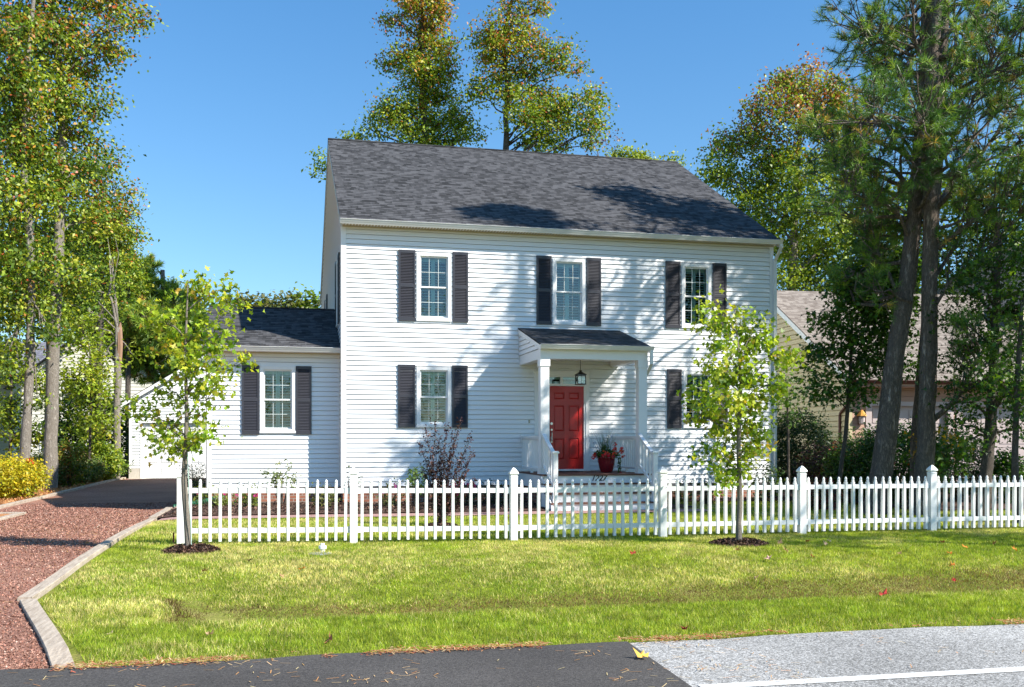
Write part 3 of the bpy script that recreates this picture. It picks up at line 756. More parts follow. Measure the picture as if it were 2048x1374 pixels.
m.build('door_recess', M['room'], du)
# six panel door: slab with recessed panels
m = MB(); W_ = ddx1-ddx0; b0 = -.055
stx = [ddx0, ddx0+.12, ddx0+W_/2-.055, ddx0+W_/2+.055, ddx1-.12, ddx1]
rows = [zd0, zd0+.24, zd0+.76, zd0+.93, zd0+1.58, zd0+1.72, zd0+1.90, zd1-.002]
m.box(ddx0, ddx1, b0, b0+.02, zd0, zd1-.002, T)
for i in (0, 2, 4): m.box(stx[i], stx[i+1], b0+.02, b0+.042, zd0, zd1-.002, T)
for xa, xb in ((stx[1], stx[2]), (stx[3], stx[4])):
    for j in (0, 2, 4, 6): m.box(xa, xb, b0+.02, b0+.042, rows[j], rows[j+1], T)
    for j in (1, 3, 5):
        za, zb = rows[j], rows[j+1]; i_ = .04
        P0 = [(xa+.012, za+.012), (xb-.012, za+.012), (xb-.012, zb-.012), (xa+.012, zb-.012)]; P1 = [(xa+i_, za+i_), (xb-i_, za+i_), (xb-i_, zb-i_), (xa+i_, zb-i_)]
        A = [T(x, b0+.021, z) for x, z in P0]; Bq = [T(x, b0+.036, z) for x, z in P1]
        for k in range(4): j2 = (k+1) % 4; m.quad(A[k], A[j2], Bq[j2], Bq[k])
        m.quad(*Bq)
door = m.build('door', M['doorred'], house, label='red six panel front door')
m = MB(); hx = ddx0+.06
for z, r in ((zd0+1.12, .033), (zd0+.97, .026)): 
    c = T(hx, b0+.045, z); m.tube([c, c+Vector((0, -.02, 0))], r, 12); (m.build('door_lock', M['nickel'], door), m.__init__()) if r > .03 else None
m.tube([T(hx, b0+.05, zd0+.93), T(hx, b0+.10, zd0+.90), T(hx, b0+.10, zd0+.72), T(hx, b0+.05, zd0+.68)], .011, 8)
m.box(hx-.02, hx+.02, b0+.043, b0+.055, zd0+.65, zd0+.80, T)
m.build('door_handle', M['nickel'], door)
m = MB(); m.box(6.25, 6.95, 22.75, 23.3, PZ+.002, PZ+.016); m.build('door_mat', pbr('mat_brown', (.05, .03, .025), .95), None, (6.6, 23.0, PZ), label='dark brown door mat in front of the red door', cat='door mat')
m = MB(); c = onY(1058, 843, Y0); m.box(c.x-.018, c.x+.018, Y0-.03, Y0-.014, c.z-.04, c.z+.04); m.build('doorbell', M['tan_trim'], house)
# wing ---------------------------------------------------------------------
WY = 24.15; WX0 = -1.78; WZT = HC+(HZ-707)/F*23.75; WYE, WZE = 23.83, HC+2.216; WYR, WZR = 26.83, HC+3.49
TW = TR((0, WY, 0), (1, 0, 0), (0, -1, 0)); xq = lambda px: onY(px, 700, WY).x
wz = lambda py: onY(552, py, WY).z
WZB = wz(975.5)
wh = [window(house, TW, xq(520), xq(591), wz(866), wz(732.5))]
shutter(house, TW, xq(484), xq(518.5), wz(869), wz(731)); shutter(house, TW, xq(591.5), xq(623), wz(868.5), wz(731.5))
siding(TW, WZB, WZT, lambda z: (WX0+.10, X0-.03), wh, course=.1143).build('wall', M['siding'], house)
def wg(z):
    if z <= WZT: return (0, 2*(WYR-WY))
    t = (z-WZT)/(WZR-.1-WZT); return (t*(WYR-WY), (2-t)*(WYR-WY))
siding(TR((WX0, WY, 0), (0, 1, 0), (-1, 0, 0)), WZB, WZR-.1, wg, brk=(WZT,)).build('wall', M['siding'], house)
m = MB(); m.box(WX0-.016, WX0+.10, WY-.02, WY-.001, WZB-.02, WZT); m.box(WX0-.018, WX0-.001, WY-.02, WY+.09, WZB-.02, WZT)
m.build('corner_trim', M['trim'], house)
m = MB(); m.box(X0-.055, X0-.018, WY-.018, WY+.0, WZB, WZT); m.build('corner_trim', M['trim'], house)
m = MB(); brickwall(m, TR((0, WY+.03, 0), (1, 0, 0), (0, -1, 0)), WX0, X0, -.3, WZB+.01); brickwall(m, TR((WX0+.03, WY, 0), (0, 1, 0), (-1, 0, 0)), 0, 6, -.3, WZB+.01); m.build('foundation', M['brick'], house)
WXL = WX0-.14; ws = (WZR-WZE)/(WYR-WYE)
m = MB(); roofplane(m, (WXL, WYE, WZE), (X0-.001, WYE, WZE), (X0-.001, WYR, WZR), (WXL, WYR, WZR)); roofplane(m, (X0, 2*WYR-WYE, WZE), (WXL, 2*WYR-WYE, WZE), (WXL, WYR, WZR), (X0, WYR, WZR))
for x in (WXL,):
    m.quad((x, WYE, WZE), (x, WYR, WZR), (x, WYR, WZR-.04), (x, WYE, WZE-.04)); m.quad((x, 2*WYR-WYE, WZE), (x, WYR, WZR), (x, WYR, WZR-.04), (x, 2*WYR-WYE, WZE-.04))
m.tube([(WXL, WYR, WZR+.004), (X0, WYR, WZR+.004)], .03, 6)
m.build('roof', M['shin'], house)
m = MB()
for y0_, y1_ in ((WYE, WYR), (2*WYR-WYE, WYR)): m.prism([(WXL+.005, y0_, WZE-.042), (WXL+.005, y1_, WZR-.042), (WXL+.005, y1_, WZR-.2), (WXL+.005, y0_, WZE-.18)], (0, 0, 0), (.12, 0, 0))
m.build('rake_board', M['trim'], house)
m = MB(); m.box(WXL+.01, X0-.005, WYE+.001, WYE+.02, WZT+.0, WZE-.02); m.box(WXL+.01, X0-.005, WYE+.02, WY-.003, WZT, WZT+.02); m.build('fascia', M['trim'], house)
m = MB(); m.box(WXL+.02, X0-.02, WY-.05, WY-.004, WZT-.024, WZT-.001); m.build('soffit_vent', M['tan_trim'], house)
gutter(house, WXL-.01, X0-.02, WYE-.002, WZE-.02)

# porch lantern
lx, ly = 6.78, 22.55; p_ = at(1161, 745, ly*CS+lx*SN)
lx, ly = p_.x, p_.y; lz = p_.z
lan = empty('porch_lantern', (lx, ly, zbm+.12), 'black hanging lantern on a chain under the porch ceiling', 'lantern')
m = MB(); m.tube([(lx, ly, zbm+.12), (lx, ly, lz+.01)], .007, 6); m.tube([(lx, ly, zbm+.12), (lx, ly, zbm+.10)], .055, 12); m.build('chain', M['black'], lan)
m = MB(); w = .095
m.lathe([(.02, .055), (.028, .05), (.022, .03), (.05, .0), (.055, -.005), (.115, -.05), (.115, -.062), (.09, -.066)], (lx, ly, lz), sq=True)
zt_ = lz-.066; zb_ = zt_-.21
for sx in (-1, 1):
    for sy in (-1, 1): m.box(lx+sx*w-.009, lx+sx*w+.009, ly+sy*w-.009, ly+sy*w+.009, zb_, zt_)
m.box(lx-w-.012, lx+w+.012, ly-w-.012, ly+w+.012, zb_-.014, zb_); m.box(lx-w, lx+w, ly-w, ly+w, zt_-.02, zt_-.002)
for k in (-1, 1):
    m.box(lx-w, lx+w, ly+k*w-.004, ly+k*w+.004, zb_, zb_+.012); m.box(lx-.004, lx+.004, ly+k*w-.004, ly+k*w+.004, zb_, zt_)
m.build('lantern_frame', M['black'], lan)
m = MB()
for k in (-1, 1):
    m.quad((lx-w, ly+k*.09, zb_), (lx+w, ly+k*.09, zb_), (lx+w, ly+k*.09, zt_), (lx-w, ly+k*.09, zt_)); m.quad((lx+k*.09, ly-w, zb_), (lx+k*.09, ly+w, zb_), (lx+k*.09, ly+w, zt_), (lx+k*.09, ly-w, zt_))
m.build('lantern_glass', M['glassl'], lan)
m = MB(); m.tube([(lx, ly, zb_), (lx, ly, zb_+.13)], [.02, .012], 8); m.build('bulb', M['bulb'], lan)

# ================================================================== GARAGE (behind the wing)
GY, GX0, GX1 = 42.0, -6.05, 1.9
gar = empty('garage', (GX0, GY, 0), 'white clapboard garage with a wide white door behind the house wing', 'garage')
TG = TR((0, GY, 0), (1, 0, 0), (0, -1, 0)); GZB = gz(-6, 42)+.42; GZT = 3.2; gxm = (GX0+GX1)/2; gzr = GZT+.62*(gxm-GX0)
def gg(z):
    if z <= GZT: return (GX0+.06, GX1)
    t = (z-GZT)/(gzr-GZT); return (GX0+t*(gxm-GX0), GX1-t*(GX1-gxm))
gdx0 = onY(285, 900, GY).x; gdx1 = gdx0+4.9; gdt = onY(350, 846, GY).z
siding(TG, GZB, gzr-.02, gg, [(gdx0, gdx1, -.2, gdt)], course=.1143, brk=(GZT,)).build('wall', M['siding'], gar)
siding(TR((GX0, GY, 0), (0, 1, 0), (-1, 0, 0)), GZB, GZT, lambda z: (0, 7)).build('wall', M['siding'], gar)
m = MB(); m.box(GX0-.02, GX0+.06, GY-.02, GY-.001, GZB, GZT); m.box(gdx0-.08, gdx0, GY-.03, GY+.16, 0, gdt+.0); m.box(gdx1, gdx1+.08, GY-.03, GY+.16, 0, gdt); m.box(gdx0-.08, gdx1+.08, GY-.03, GY+.16, gdt, gdt+.12)
gs = .62
for sgn, xe in ((1, GX0-.3), (-1, GX1+.3)):
    m.prism([(xe, GY-.22, GZT-.3*gs+.0), (gxm, GY-.22, gzr), (gxm, GY-.22, gzr-.16), (xe, GY-.22, GZT-.3*gs-.15)], (0, 0, 0), (0, .2, 0))
m.build('trim', M['trim'], gar)
m = MB(); m.box(GX0-.03, gdx0-.1, GY-.025, GY+.25, -.3, GZB-.0); m.build('foundation', M['concrete'], gar)
m = MB()
for xa, za, xb, zb in ((GX0-.32, GZT-.32*gs+.02, gxm, gzr+.04), (GX1+.32, GZT-.32*gs+.02, gxm, gzr+.04)):
    roofplane(m, (xa, GY-.25, za), (xa, GY+7.2, za), (xb, GY+7.2, zb), (xb, GY-.25, zb))
m.build('roof', M['shin'], gar)
m = MB(); n = 4; hh = (gdt-.02)/n
for i in range(n):
    m.box(gdx0, gdx1, GY+.10, GY+.13, .0+i*hh, (i+1)*hh-.012)
    for j in range(8):
        xa = gdx0+.08+j*(gdx1-gdx0-.16)/8; m.box(xa+.05, xa+.50, GY+.085, GY+.10, i*hh+.1, (i+1)*hh-.11)
m.box(gdx0, gdx1, GY+.13, GY+.15, 0, gdt)
m.build('garage_door', M['trim'], gar)
m = MB(); m.box(gdx0-.5, gdx1+.2, GY-.45, GY+.10, -.1, gz(-4, 41.6)+.03); m.build('slab', M['concrete'], gar)

# ================================================================== NEIGHBOUR ON THE RIGHT
an = R(3.69); nb_ = Vector((math.sin(an), math.cos(an), 0)); nr = Vector((math.cos(an), -math.sin(an), 0))
NC = Vector((17.19, 27.87, 0))
nh = empty('neighbour_house', NC, 'cream clapboard house with tan roof and pale garage doors behind the pines', 'house')
TNs = TR(NC, nb_, -nr); TNf = TR(NC, nr, -nb_)
rz = lambda s: 3.72+.56*s; SR = 6.15
def ng(z):
    a = max(0, (z+.1-rz(0))/.56); return (a, 2*SR-a)
siding(TNs, .25, rz(SR)-.2, ng, course=.172, lap=.035, gap=.024, brk=(rz(0)-.1,)).build('wall', M['cream'], nh)
m = MB(); m.box(-.02, .10, -.001, .02, .2, 3.6, TNf); m.box(-.0, .1, .0, .022, .2, 3.6, TNs); m.build('corner_trim', M['cream'], nh)
m = MB(); mm = TNf; z1_, z2_ = 2.62, 3.45
d1 = (0.75, 3.35); d2 = (3.85, 6.6)
siding(TNf, .0, z2_, lambda z: (.1, 15), [(d1[0]-.2, d1[1]+.2, -.1, z1_+.14), (d2[0]-.2, d2[1]+.2, -.1, z1_+.14)], course=.172, lap=.02).build('wall', M['pinkwall'], nh)
for a, b in (d1, d2):
    m = MB(); m.box(a-.2, a, -.05, .04, 0, z1_+.14, TNf); m.box(b, b+.2, -.05, .04, 0, z1_+.14, TNf); m.box(a, b, -.05, .041, z1_, z1_+.14, TNf)
    fr = m.build('garage_door', M['pinkdoor'], nh)
    m = MB()
    for i in range(4):
        m.box(a, b, -.15, -.12, i*z1_/4+.006, (i+1)*z1_/4-.006, TNf)
        for j in range(4):
            xa = a+.06+j*(b-a-.12)/4; m.box(xa+.05, xa+.55, -.12, -.105, i*z1_/4+.12, (i+1)*z1_/4-.12, TNf)
    m.box(a-.1, b+.1, -.17, -.16, 0, z1_+.1, TNf)
    m.build('door_panel', M['pinkdoor'], fr)
m = MB(); oh = .55
P = lambda s, x, dz=0: NC+nb_*s+nr*x+Vector((0, 0, rz(s)+dz))
roofplane(m, P(-oh, -.25), P(-oh, 15.5), P(SR, 15.5), P(SR, -.25))
q = lambda s, x: NC+nb_*(2*SR-s)+nr*x+Vector((0, 0, rz(s)))
roofplane(m, q(-oh, 15.5), q(-oh, -.25), q(SR, -.25), q(SR, 15.5))
m.quad(P(-oh, -.25), P(SR, -.25), P(SR, -.25, -.04), P(-oh, -.25, -.04))
m.build('roof', M['shin2'], nh)
m = MB(); m.prism([P(-oh, -.24, -.045), P(SR, -.24, -.045), P(SR, -.24, -.25), P(-oh, -.24, -.25)], (0, 0, 0), nr*.03); m.build('rake_board', pbr('rake_white', (.66, .68, .66), .5), nh)
m = MB(); zz = rz(-oh)
m.box(-.2, 15.5, .02, oh, zz-.22, zz-.19, TNf); m.box(-.2, 15.5, oh-.02, oh, zz-.22, zz-.03, TNf); m.build('soffit', M['pinkwall'], nh)
gutter(nh, -.25, 15.5, 0, zz-.02, T=lambda a, b, z: TNf(a, b+oh, z), mat=M['brown'])
m = MB(); m.tube([TNf(-.1, oh-.05, zz-.1), TNf(-.1, oh-.05, zz-.5), TNs(.45, .05, zz-1.0), TNs(.5, .05, zz-1.1), TNs(.5, .05, .1)], .045, 6); m.build('downspout', M['brown'], nh)
m = MB(); c = TNf(.38, .09, 2.25); m.lathe([(.02, .24), (.06, .2), (.15, .07), (.16, .05), (.02, .05)], c, 8); m.build('wall_lamp', M['ochre'], nh)
m = MB(); m.lathe([(.07, .05), (.10, .02), (.09, -.18), (.05, -.22)], c, 8); m.build('lamp_glass', M['pinkdoor'], nh)
# upper main volume of the same house, seen in gaps between the pines
Tm = TR(NC+nr*8.2+nb_*3.0, nr, -nb_)
siding(Tm, 3.2, 9.2, lambda z: (0, 9) if z < 6.6 else ((z-6.6)*1.4, 9-(z-6.6)*1.4), brk=(6.6,), course=.172, lap=.02).build('wall', M['cream'], nh)
m = MB()
for a, b in ((-.35, 4.5), (9.35, 4.5)):
    roofplane(m, Tm(a, .4, 6.35), Tm(a, -9, 6.35), Tm(b, -9, 9.85), Tm(b, .4, 9.85))
m.build('roof', M['shin2'], nh)
m = MB()
for a, b in ((-.35, 4.5), (9.35, 4.5)): m.prism([Tm(a, .4, 6.3), Tm(b, .4, 9.8), Tm(b, .4, 9.58), Tm(a, .4, 6.1)], (0, 0, 0), nb_*.03)
m.build('rake_board', M['trim'], nh)

# ================================================================== HOUSE BEHIND THE LEFT TREES
fh0 = at(190, 880, 56)
fx = fh0.x; fy = fh0.y
fh = empty('distant_house', (fx, fy, 0), 'pale sided house with grey gable roof half hidden behind the left trees', 'house')
Tf = TR((fx, fy, 0), (1, 0, 0), (0, -1, 0)); pz = at(190, 648, 56).z; ez = at(325, 768, 56).z; hw = 4.3
siding(Tf, .2, pz-.1, lambda z: (-hw, hw) if z < ez-.1 else (-hw*(pz-z)/(pz-ez+.1), hw*(pz-z)/(pz-ez+.1)), [(-1.6, -.6, 3.6, 5.0), (-2.8, -1.4, .9, 2.6)], brk=(ez-.1,), course=.2, lap=.025).build('wall', M['farwall'], fh)
m = MB()
for s in (-1, 1): roofplane(m, (fx+s*(hw+.4), fy-.4, ez-.35), (fx+s*(hw+.4), fy+9, ez-.35), (fx, fy+9, pz+.05), (fx, fy-.4, pz+.05))
m.build('roof', M['shin3'], fh)
for a in ((-1.6, -.6, 3.6, 5.0), (-2.8, -1.4, .9, 2.6)):
    m = MB(); m.box(a[0]-.08, a[0], 0, .05, a[2], a[3], Tf); m.box(a[1], a[1]+.08, 0, .05, a[2], a[3], Tf); m.box(a[0], a[1], 0, .05, a[3], a[3]+.08, Tf); m.box(a[0], a[1], 0, .05, a[2]-.08, a[2], Tf); m.box(a[0], a[1], -.2, -.1, (a[2]+a[3])/2-.03, (a[2]+a[3])/2+.03, Tf)
    wf = m.build('window', M['trim'], fh)
    m = MB(); m.quad(Tf(a[0], -.15, a[2]), Tf(a[1], -.15, a[2]), Tf(a[1], -.15, a[3]), Tf(a[0], -.15, a[3])); m.build('glass_pane', M['room'], wf)

# second grey low house far left
g0 = at(30, 880, 60)
lh = empty('distant_house', (g0.x, g0.y, 0), 'cream house wall glimpsed behind the two leftmost tree trunks', 'house')
Tf = TR((g0.x, g0.y, 0), (1, 0, 0), (0, -1, 0)); siding(Tf, .2, 5.2, lambda z: (-6, 4.5), course=.2, lap=.025).build('wall', M['cream'], lh)
m = MB(); roofplane(m, Tf(-6.5, .5, 5.1), Tf(5, .5, 5.1), Tf(5, -5, 8), Tf(-6.5, -5, 8)); m.build('roof', M['shin3'], lh)
# ================================================================== FENCE
FY = 14.70; FX = [-1.43+2.41*i for i in range(7)]
fz = [gz(x, FY) for x in FX]
fence = empty('picket_fence', (FX[0], FY, 0), 'white vinyl picket fence with pointed post caps crossing the front lawn', 'fence')
m = MB(); w = .054
m.box(FX[0]-w, FX[0]+w, FY-w, FY+w, fz[0]-.1, fz[0]+.96)
p0 = m.build('fence_post', M['vinyl'], fence, (FX[0], FY, fz[0]), label='end post with a flat cap')
m = MB(); m.lathe([(.066, 0), (.066, .018), (.03, .032), (0.004, .034)], (FX[0], FY, fz[0]+.96), sq=True); m.build('post_cap', M['vinyl'], p0)
def capmesh(x, y, z):
    m = MB(); m.lathe([(.058, 0), (.058, .012), (.046, .022), (.046, .03), (.066, .045), (.068, .055), (.060, .075), (.036, .11), (.014, .135), (.003, .142)], (x, y, z), sq=True)
    return m
pp = None
for i in range(1, 7):
    if pp is None:
        m = MB(); m.box(FX[1]-w, FX[1]+w, FY-w, FY+w, fz[1]-.1, fz[1]+.975); pp = m.build('fence_post', M['vinyl'], fence, (FX[1], FY, fz[1]))
        pc = capmesh(FX[1], FY, fz[1]+.975).build('post_cap', M['vinyl'], pp)
    else:
        a = pp.copy(); link(a, fence, (FX[i], FY, fz[i])); b = pc.copy(); link(b, a, (FX[i], FY, fz[i]))
def railmesh(x0, x1, za, zb, y):
    m = MB()
    for lo, hi in ((.165, .235), (.735, .805)):
        P = [(x0, y-.02, za+lo), (x1, y-.02, zb+lo), (x1, y-.02, zb+hi), (x0, y-.02, za+hi)]
        m.prism(P, (0, 0, 0), (0, .04, 0))
    for xx, zz in ((x0+.03, za), (x1-.03, zb)):
        for lo, hi in ((.155, .245), (.725, .815)): m.box(xx-.028, xx+.028, y-.026, y+.026, zz+lo, zz+hi)
    return m
pk = None
for i in range(6):
    x0, x1 = FX[i]+w, FX[i+1]-w
    panel = railmesh(x0, x1, fz[i], fz[i+1], FY).build('fence_panel', M['vinyl'], fence, (x0, FY, fz[i]))
    n = 17
    for k in range(n):
        x = x0+(x1-x0)*(k+.5)/n; z = fz[i]+(fz[i+1]-fz[i])*(k+.5)/n
        if i == 5 and k > 14: continue
        y = FY
        if pk is None:
            m = MB(); m.box(x-.0195, x+.0195, y-.030, y+.030, z+.045, z+.845)
            m.lathe([(.019, .0), (.0235, .012), (.0235, .022), (.017, .032), (.022, .045), (.021, .06), (.012, .08), (.002, .088)], (x, y, z+.845), 8)
            pk = m.build('picket', M['vinyl'], panel, (x, y, z))
        else:
            c = pk.copy(); link(c, panel, (x, y, z))
            c.rotation_euler = (random.gauss(0, .003), random.gauss(0, .005), 0)

# ================================================================== FOLIAGE TOOLS
RHOMB = np.array([(-.5, 0), (-.02, -.3), (.5, 0), (-.02, .3)])
MAPLE = np.array([(0, -.42), (.30, -.36), (.20, -.12), (.55, .06), (.22, .17), (0, .6), (-.22, .17), (-.55, .06), (-.20, -.12), (-.30, -.36)])
STAR = np.array([(0, -.35), (.16, -.14), (.5, -.10), (.18, .08), (0, .6), (-.18, .08), (-.5, -.10), (-.16, -.14)])
LANCE = np.array([(-.5, 0), (-.1, -.17), (.5, 0), (-.1, .17)])
def unit(a): return a/np.maximum(np.linalg.norm(a, axis=1, keepdims=True), 1e-9)
def leaves(C, size, tmpl, rng, up=.7, sj=.3, bias=None):
    N = len(C); n = rng.normal(size=(N, 3)); n[:, 2] = np.abs(n[:, 2])*.8+up
    if bias is not None: n = n+bias
    n = unit(n); t = unit(np.cross(n, rng.normal(size=(N, 3)))); b = np.cross(n, t)
    s = size*(1+sj*rng.uniform(-1, 1, size=(N, 1)))
    ax = 0 if len(tmpl) > 4 else 1
    fold = rng.uniform(-.15, .75, size=(N, 1, 1))*np.abs(tmpl[None, :, ax:ax+1])+rng.uniform(-.5, .5, size=(N, 1, 1))*tmpl[None, :, 1-ax:2-ax]**2
    V = C[:, None, :]+s[:, None, :]*(t[:, None, :]*tmpl[None, :, 0:1]+b[:, None, :]*tmpl[None, :, 1:2]+n[:, None, :]*fold)
    return V.reshape(-1, 3)
def palcol(pal, idx, rng, j=.18):
    P = np.array([p[0] for p in pal]); c = P[idx]*(1+j*rng.normal(size=(len(idx), 1))); c[:, 0] *= 1+.08*rng.normal(size=len(idx))
    return np.clip(c, .004, .9)
def interp(path, z):
    for (a, b) in zip(path[:-1], path[1:]):
        if a[2] <= z <= b[2]:
            t = (z-a[2])/max(1e-6, b[2]-a[2]); return [a[k]+(b[k]-a[k])*t for k in range(4)]
    return list(path[-1] if z > path[-1][2] else path[0])
def grow(parent, path, lobes, rng, dens=1.0, csize=.38, lpc=26, lsize=.15, tmpl=RHOMB, pal=None, warm=None, up=.7, lmat='leaf', bark='greybark', twigs=.6, twr=.012, shell=.5, limbr=.35, minlimb=None, droop=.0, crown='crown', trunk='trunk', warmz=None, sides=9, DK=1.0):
    """path: [(x,y,z,r)], lobes: [((x,y,z),(rx,ry,rz))]"""
    m = MB()
    pts = []
    k = len(path)
    for i in range(k-1):
        a, b = path[i], path[i+1]; nseg = 4
        for j in range(nseg):
            t = j/nseg; r = a[3]+(b[3]-a[3])*t
            wob = r*.25
            pts.append((a[0]+(b[0]-a[0])*t+rng.normal()*wob*.5*(j > 0), a[1]+(b[1]-a[1])*t+rng.normal()*wob*.5*(j > 0), a[2]+(b[2]-a[2])*t, r*(1+.05*rng.normal())))
    pts.append(path[-1])
    # root flare
    p0 = pts[0]; m.tube([(p0[0], p0[1], p0[2]-.15, )]+[p[:3] for p in pts], [p0[3]*1.45]+[p0[3]*1.15]+[p[3] for p in pts[1:]], sides)
    CC = []; CB = []
    for (c, r) in lobes:
        c = np.array(c); r = np.array(r)
        vol = r[0]*r[1]*r[2]
        n = max(4, int(DK*dens*2.2*vol**.72/csize**1.7*.35))
        d = unit(rng.normal(size=(n, 3))); rad = rng.uniform(size=(n, 1))**(1/3.*(1-shell)+.05)
        P = c+d*rad*r*(1+.12*rng.normal(size=(n, 1)))
        hd = math.hypot(c[0]-interp(path, c[2])[0], c[1]-interp(path, c[2])[1])
        zs = max(path[0][2]+(minlimb if minlimb is not None else .3*(path[-1][2]-path[0][2])), c[2]-.55*hd-.5*r[2])
        s = interp(path, min(zs, path[-1][2]-.01)); s_ = np.array(s[:3]); lr = max(.012, s[3]*limbr)
        L = []
        if hd > .25:
            for t in (0, .25, .5, .75, 1):
                q = s_*(1-t)+c*t; q = q+np.array([0, 0, .12*hd*math.sin(math.pi*t)*(1-2*droop)])+rng.normal(size=3)*.04*hd*(0 < t < 1)
                L.append(q)
            m.tube(L, [lr, lr*.8, lr*.62, lr*.45, lr*.22], 6)
        else: L = [s_, c]
        L = np.array(L)
        for p in P:
            if rng.uniform() < twigs:
                i = rng.integers(len(L)//2, len(L)); a = L[i]; mid = (a+p)/2+rng.normal(size=3)*.06*np.linalg.norm(p-a)
                m.tube([a, mid, p], [twr*2, twr*1.3, twr*.5], 3, cap=False)
        CC.append(P); CB.append(np.tile(c, (n, 1)))
    CC = np.concatenate(CC); CB = np.concatenate(CB)
    tr = m.build(trunk, M[bark], parent, smooth=True)
    N = len(CC); cs = csize*(1+.35*rng.normal(size=N)).clip(.4, 2)
    cnt = rng.poisson(lpc*(cs/csize)**1.6).clip(3); idx = np.repeat(np.arange(N), cnt)
    off = rng.normal(size=(len(idx), 3))*np.array([1, 1, .7])*cs[idx][:, None]*.55
    C = CC[idx]+off
    pi = rng.choice(len(pal), size=N, p=np.array([p[1] for p in pal])/sum(p[1] for p in pal))
    li = pi[idx]
    sw = rng.uniform(size=len(idx)) < .30
    li[sw] = rng.choice(len(pal), size=sw.sum(), p=np.array([p[1] for p in pal])/sum(p[1] for p in pal))
    if warm:
        z0, z1 = warmz if warmz else (CC[:, 2].min(), CC[:, 2].max())
        pr = np.clip((C[:, 2]-z0)/(z1-z0), 0, 1)**1.3*warm[1]*(.35+1.3*vnoise(C[:, 0]+C[:, 1], C[:, 2], 1.6, 3))
        wsel = rng.uniform(size=len(C)) < pr
    col = palcol(pal, li, rng)
    if warm:
        wp = np.array(warm[0]); k_ = rng.integers(0, len(wp), size=wsel.sum()); col[wsel] = wp[k_]*(1+.15*rng.normal(size=(wsel.sum(), 1)))
    out = unit(C-CB[idx])*.35
    V = leaves(C, lsize, tmpl, rng, up, bias=out)
    cr = npmesh(crown, V, len(tmpl), M[lmat], parent, ORG[parent.name], np.clip(col, .003, .9))
    return tr, cr
def needles(parent, P, D, rng, L=.17, n=34, w=.0065, spread=.6, pal=None, name='crown'):
    N = len(P); idx = np.repeat(np.arange(N), n)
    d = unit(D[idx]*.75+rng.normal(size=(len(idx), 3))*spread+np.array([0, 0, .12]))
    b = P[idx]+D[idx]*rng.uniform(-.10, .03, size=(len(idx), 1))
    l = L*rng.uniform(.7, 1.15, size=(len(idx), 1)); tip = b+d*l; tip[:, 2] -= .03*l[:, 0]*rng.uniform(0, 1.5, len(idx))
    s = unit(np.cross(d, rng.normal(size=(len(idx), 3))))*w
    V = np.stack([b-s, b+s, tip], 1).reshape(-1, 3)
    ci = rng.choice(len(pal), size=N, p=np.array([p[1] for p in pal])/sum(p[1] for p in pal))
    col = palcol(pal, ci[idx], rng, .2)
    return npmesh(name, V, 3, M['needle'], parent, ORG[parent.name], col)
def LB(px, py, rx, ry, D, dd=0, k=1.0):
    c = at(px, py, D+dd); return (tuple(c), (rx*D/F, k*(rx+ry)/2*D/F, ry*D/F))
def TP(D, *pts):
    "trunk path through image points (px,py,radius_m[,dD])"
    o = []
    for p in pts:
        q = at(p[0], p[1], D+(p[3] if len(p) > 3 else 0)); o.append((q.x, q.y, q.z, p[2]))
    return o
def tree(label, name, cat, D, trunk, lobes, seed, group=None, **kw):
    rng = np.random.default_rng(seed); random.seed(seed)
    path = TP(D, *trunk)
    g = gz(path[0][0], path[0][1])
    path[0] = (path[0][0], path[0][1], g, path[0][3])
    o = empty(name, (path[0][0], path[0][1], g), label, cat, group)
    lb = [LB(*(l[:4]), D, l[4] if len(l) > 4 else float((rng.normal()*.45-.05)*l[2]*D/F)) for l in lobes]
    grow(o, path, lb, rng, **kw)
    return o
G1 = ((.215, .285, .024), 3); G2 = ((.11, .18, .018), 3); G3 = ((.33, .39, .034), 1.8); G4 = ((.44, .41, .045), .45); GD = ((.050, .095, .016), 2.5); GY_ = ((.26, .22, .02), 1)
WARM = [(.45, .19, .035), (.48, .11, .04), (.50, .27, .04), (.34, .15, .05), (.42, .30, .06)]
PB = [((.32, .41, .03), 4), ((.22, .32, .022), 3), ((.45, .47, .045), 3), ((.11, .19, .015), 2), ((.48, .32, .05), .5)]
# ------------------------------------------------------------------ the two young maples
b = ongnd(378, 1104); D1 = b.x*SN+b.y*CS
YL = dict(DK=6.0, csize=.15, lpc=17, lsize=.072, tmpl=MAPLE, pal=PB, up=.12, lmat='leafthin', bark='sapbark', twigs=.5, twr=.004, minlimb=1.0, limbr=.42, shell=.3, crown='crown')
tree('young maple with bright yellow green leaves in the mulch ring by the fence end post', 'young_maple', 'tree', D1,
     [(378, 1104, .047), (368, 960, .036), (373, 850, .028), (371, 700, .020), (376, 560, .007)],
     [(385, 565, 30, 28), (372, 610, 42, 32), (432, 582, 36, 26), (455, 625, 32, 26), (325, 640, 36, 28), (298, 625, 20, 18), (385, 670, 50, 36), (430, 680, 40, 32), (345, 705, 40, 30), (395, 735, 50, 32), (452, 735, 28, 18), (482, 722, 16, 14),
      (372, 790, 46, 28), (330, 775, 24, 20), (425, 790, 34, 22), (400, 830, 34, 20), (275, 812, 22, 12), (300, 838, 28, 16), (335, 860, 32, 18), (380, 885, 40, 18), (420, 868, 26, 14), (315, 878, 22, 12), (360, 900, 30, 12)], 11, dens=1.75, **YL)
b = ongnd(1477, 1090); D2 = b.x*SN+b.y*CS
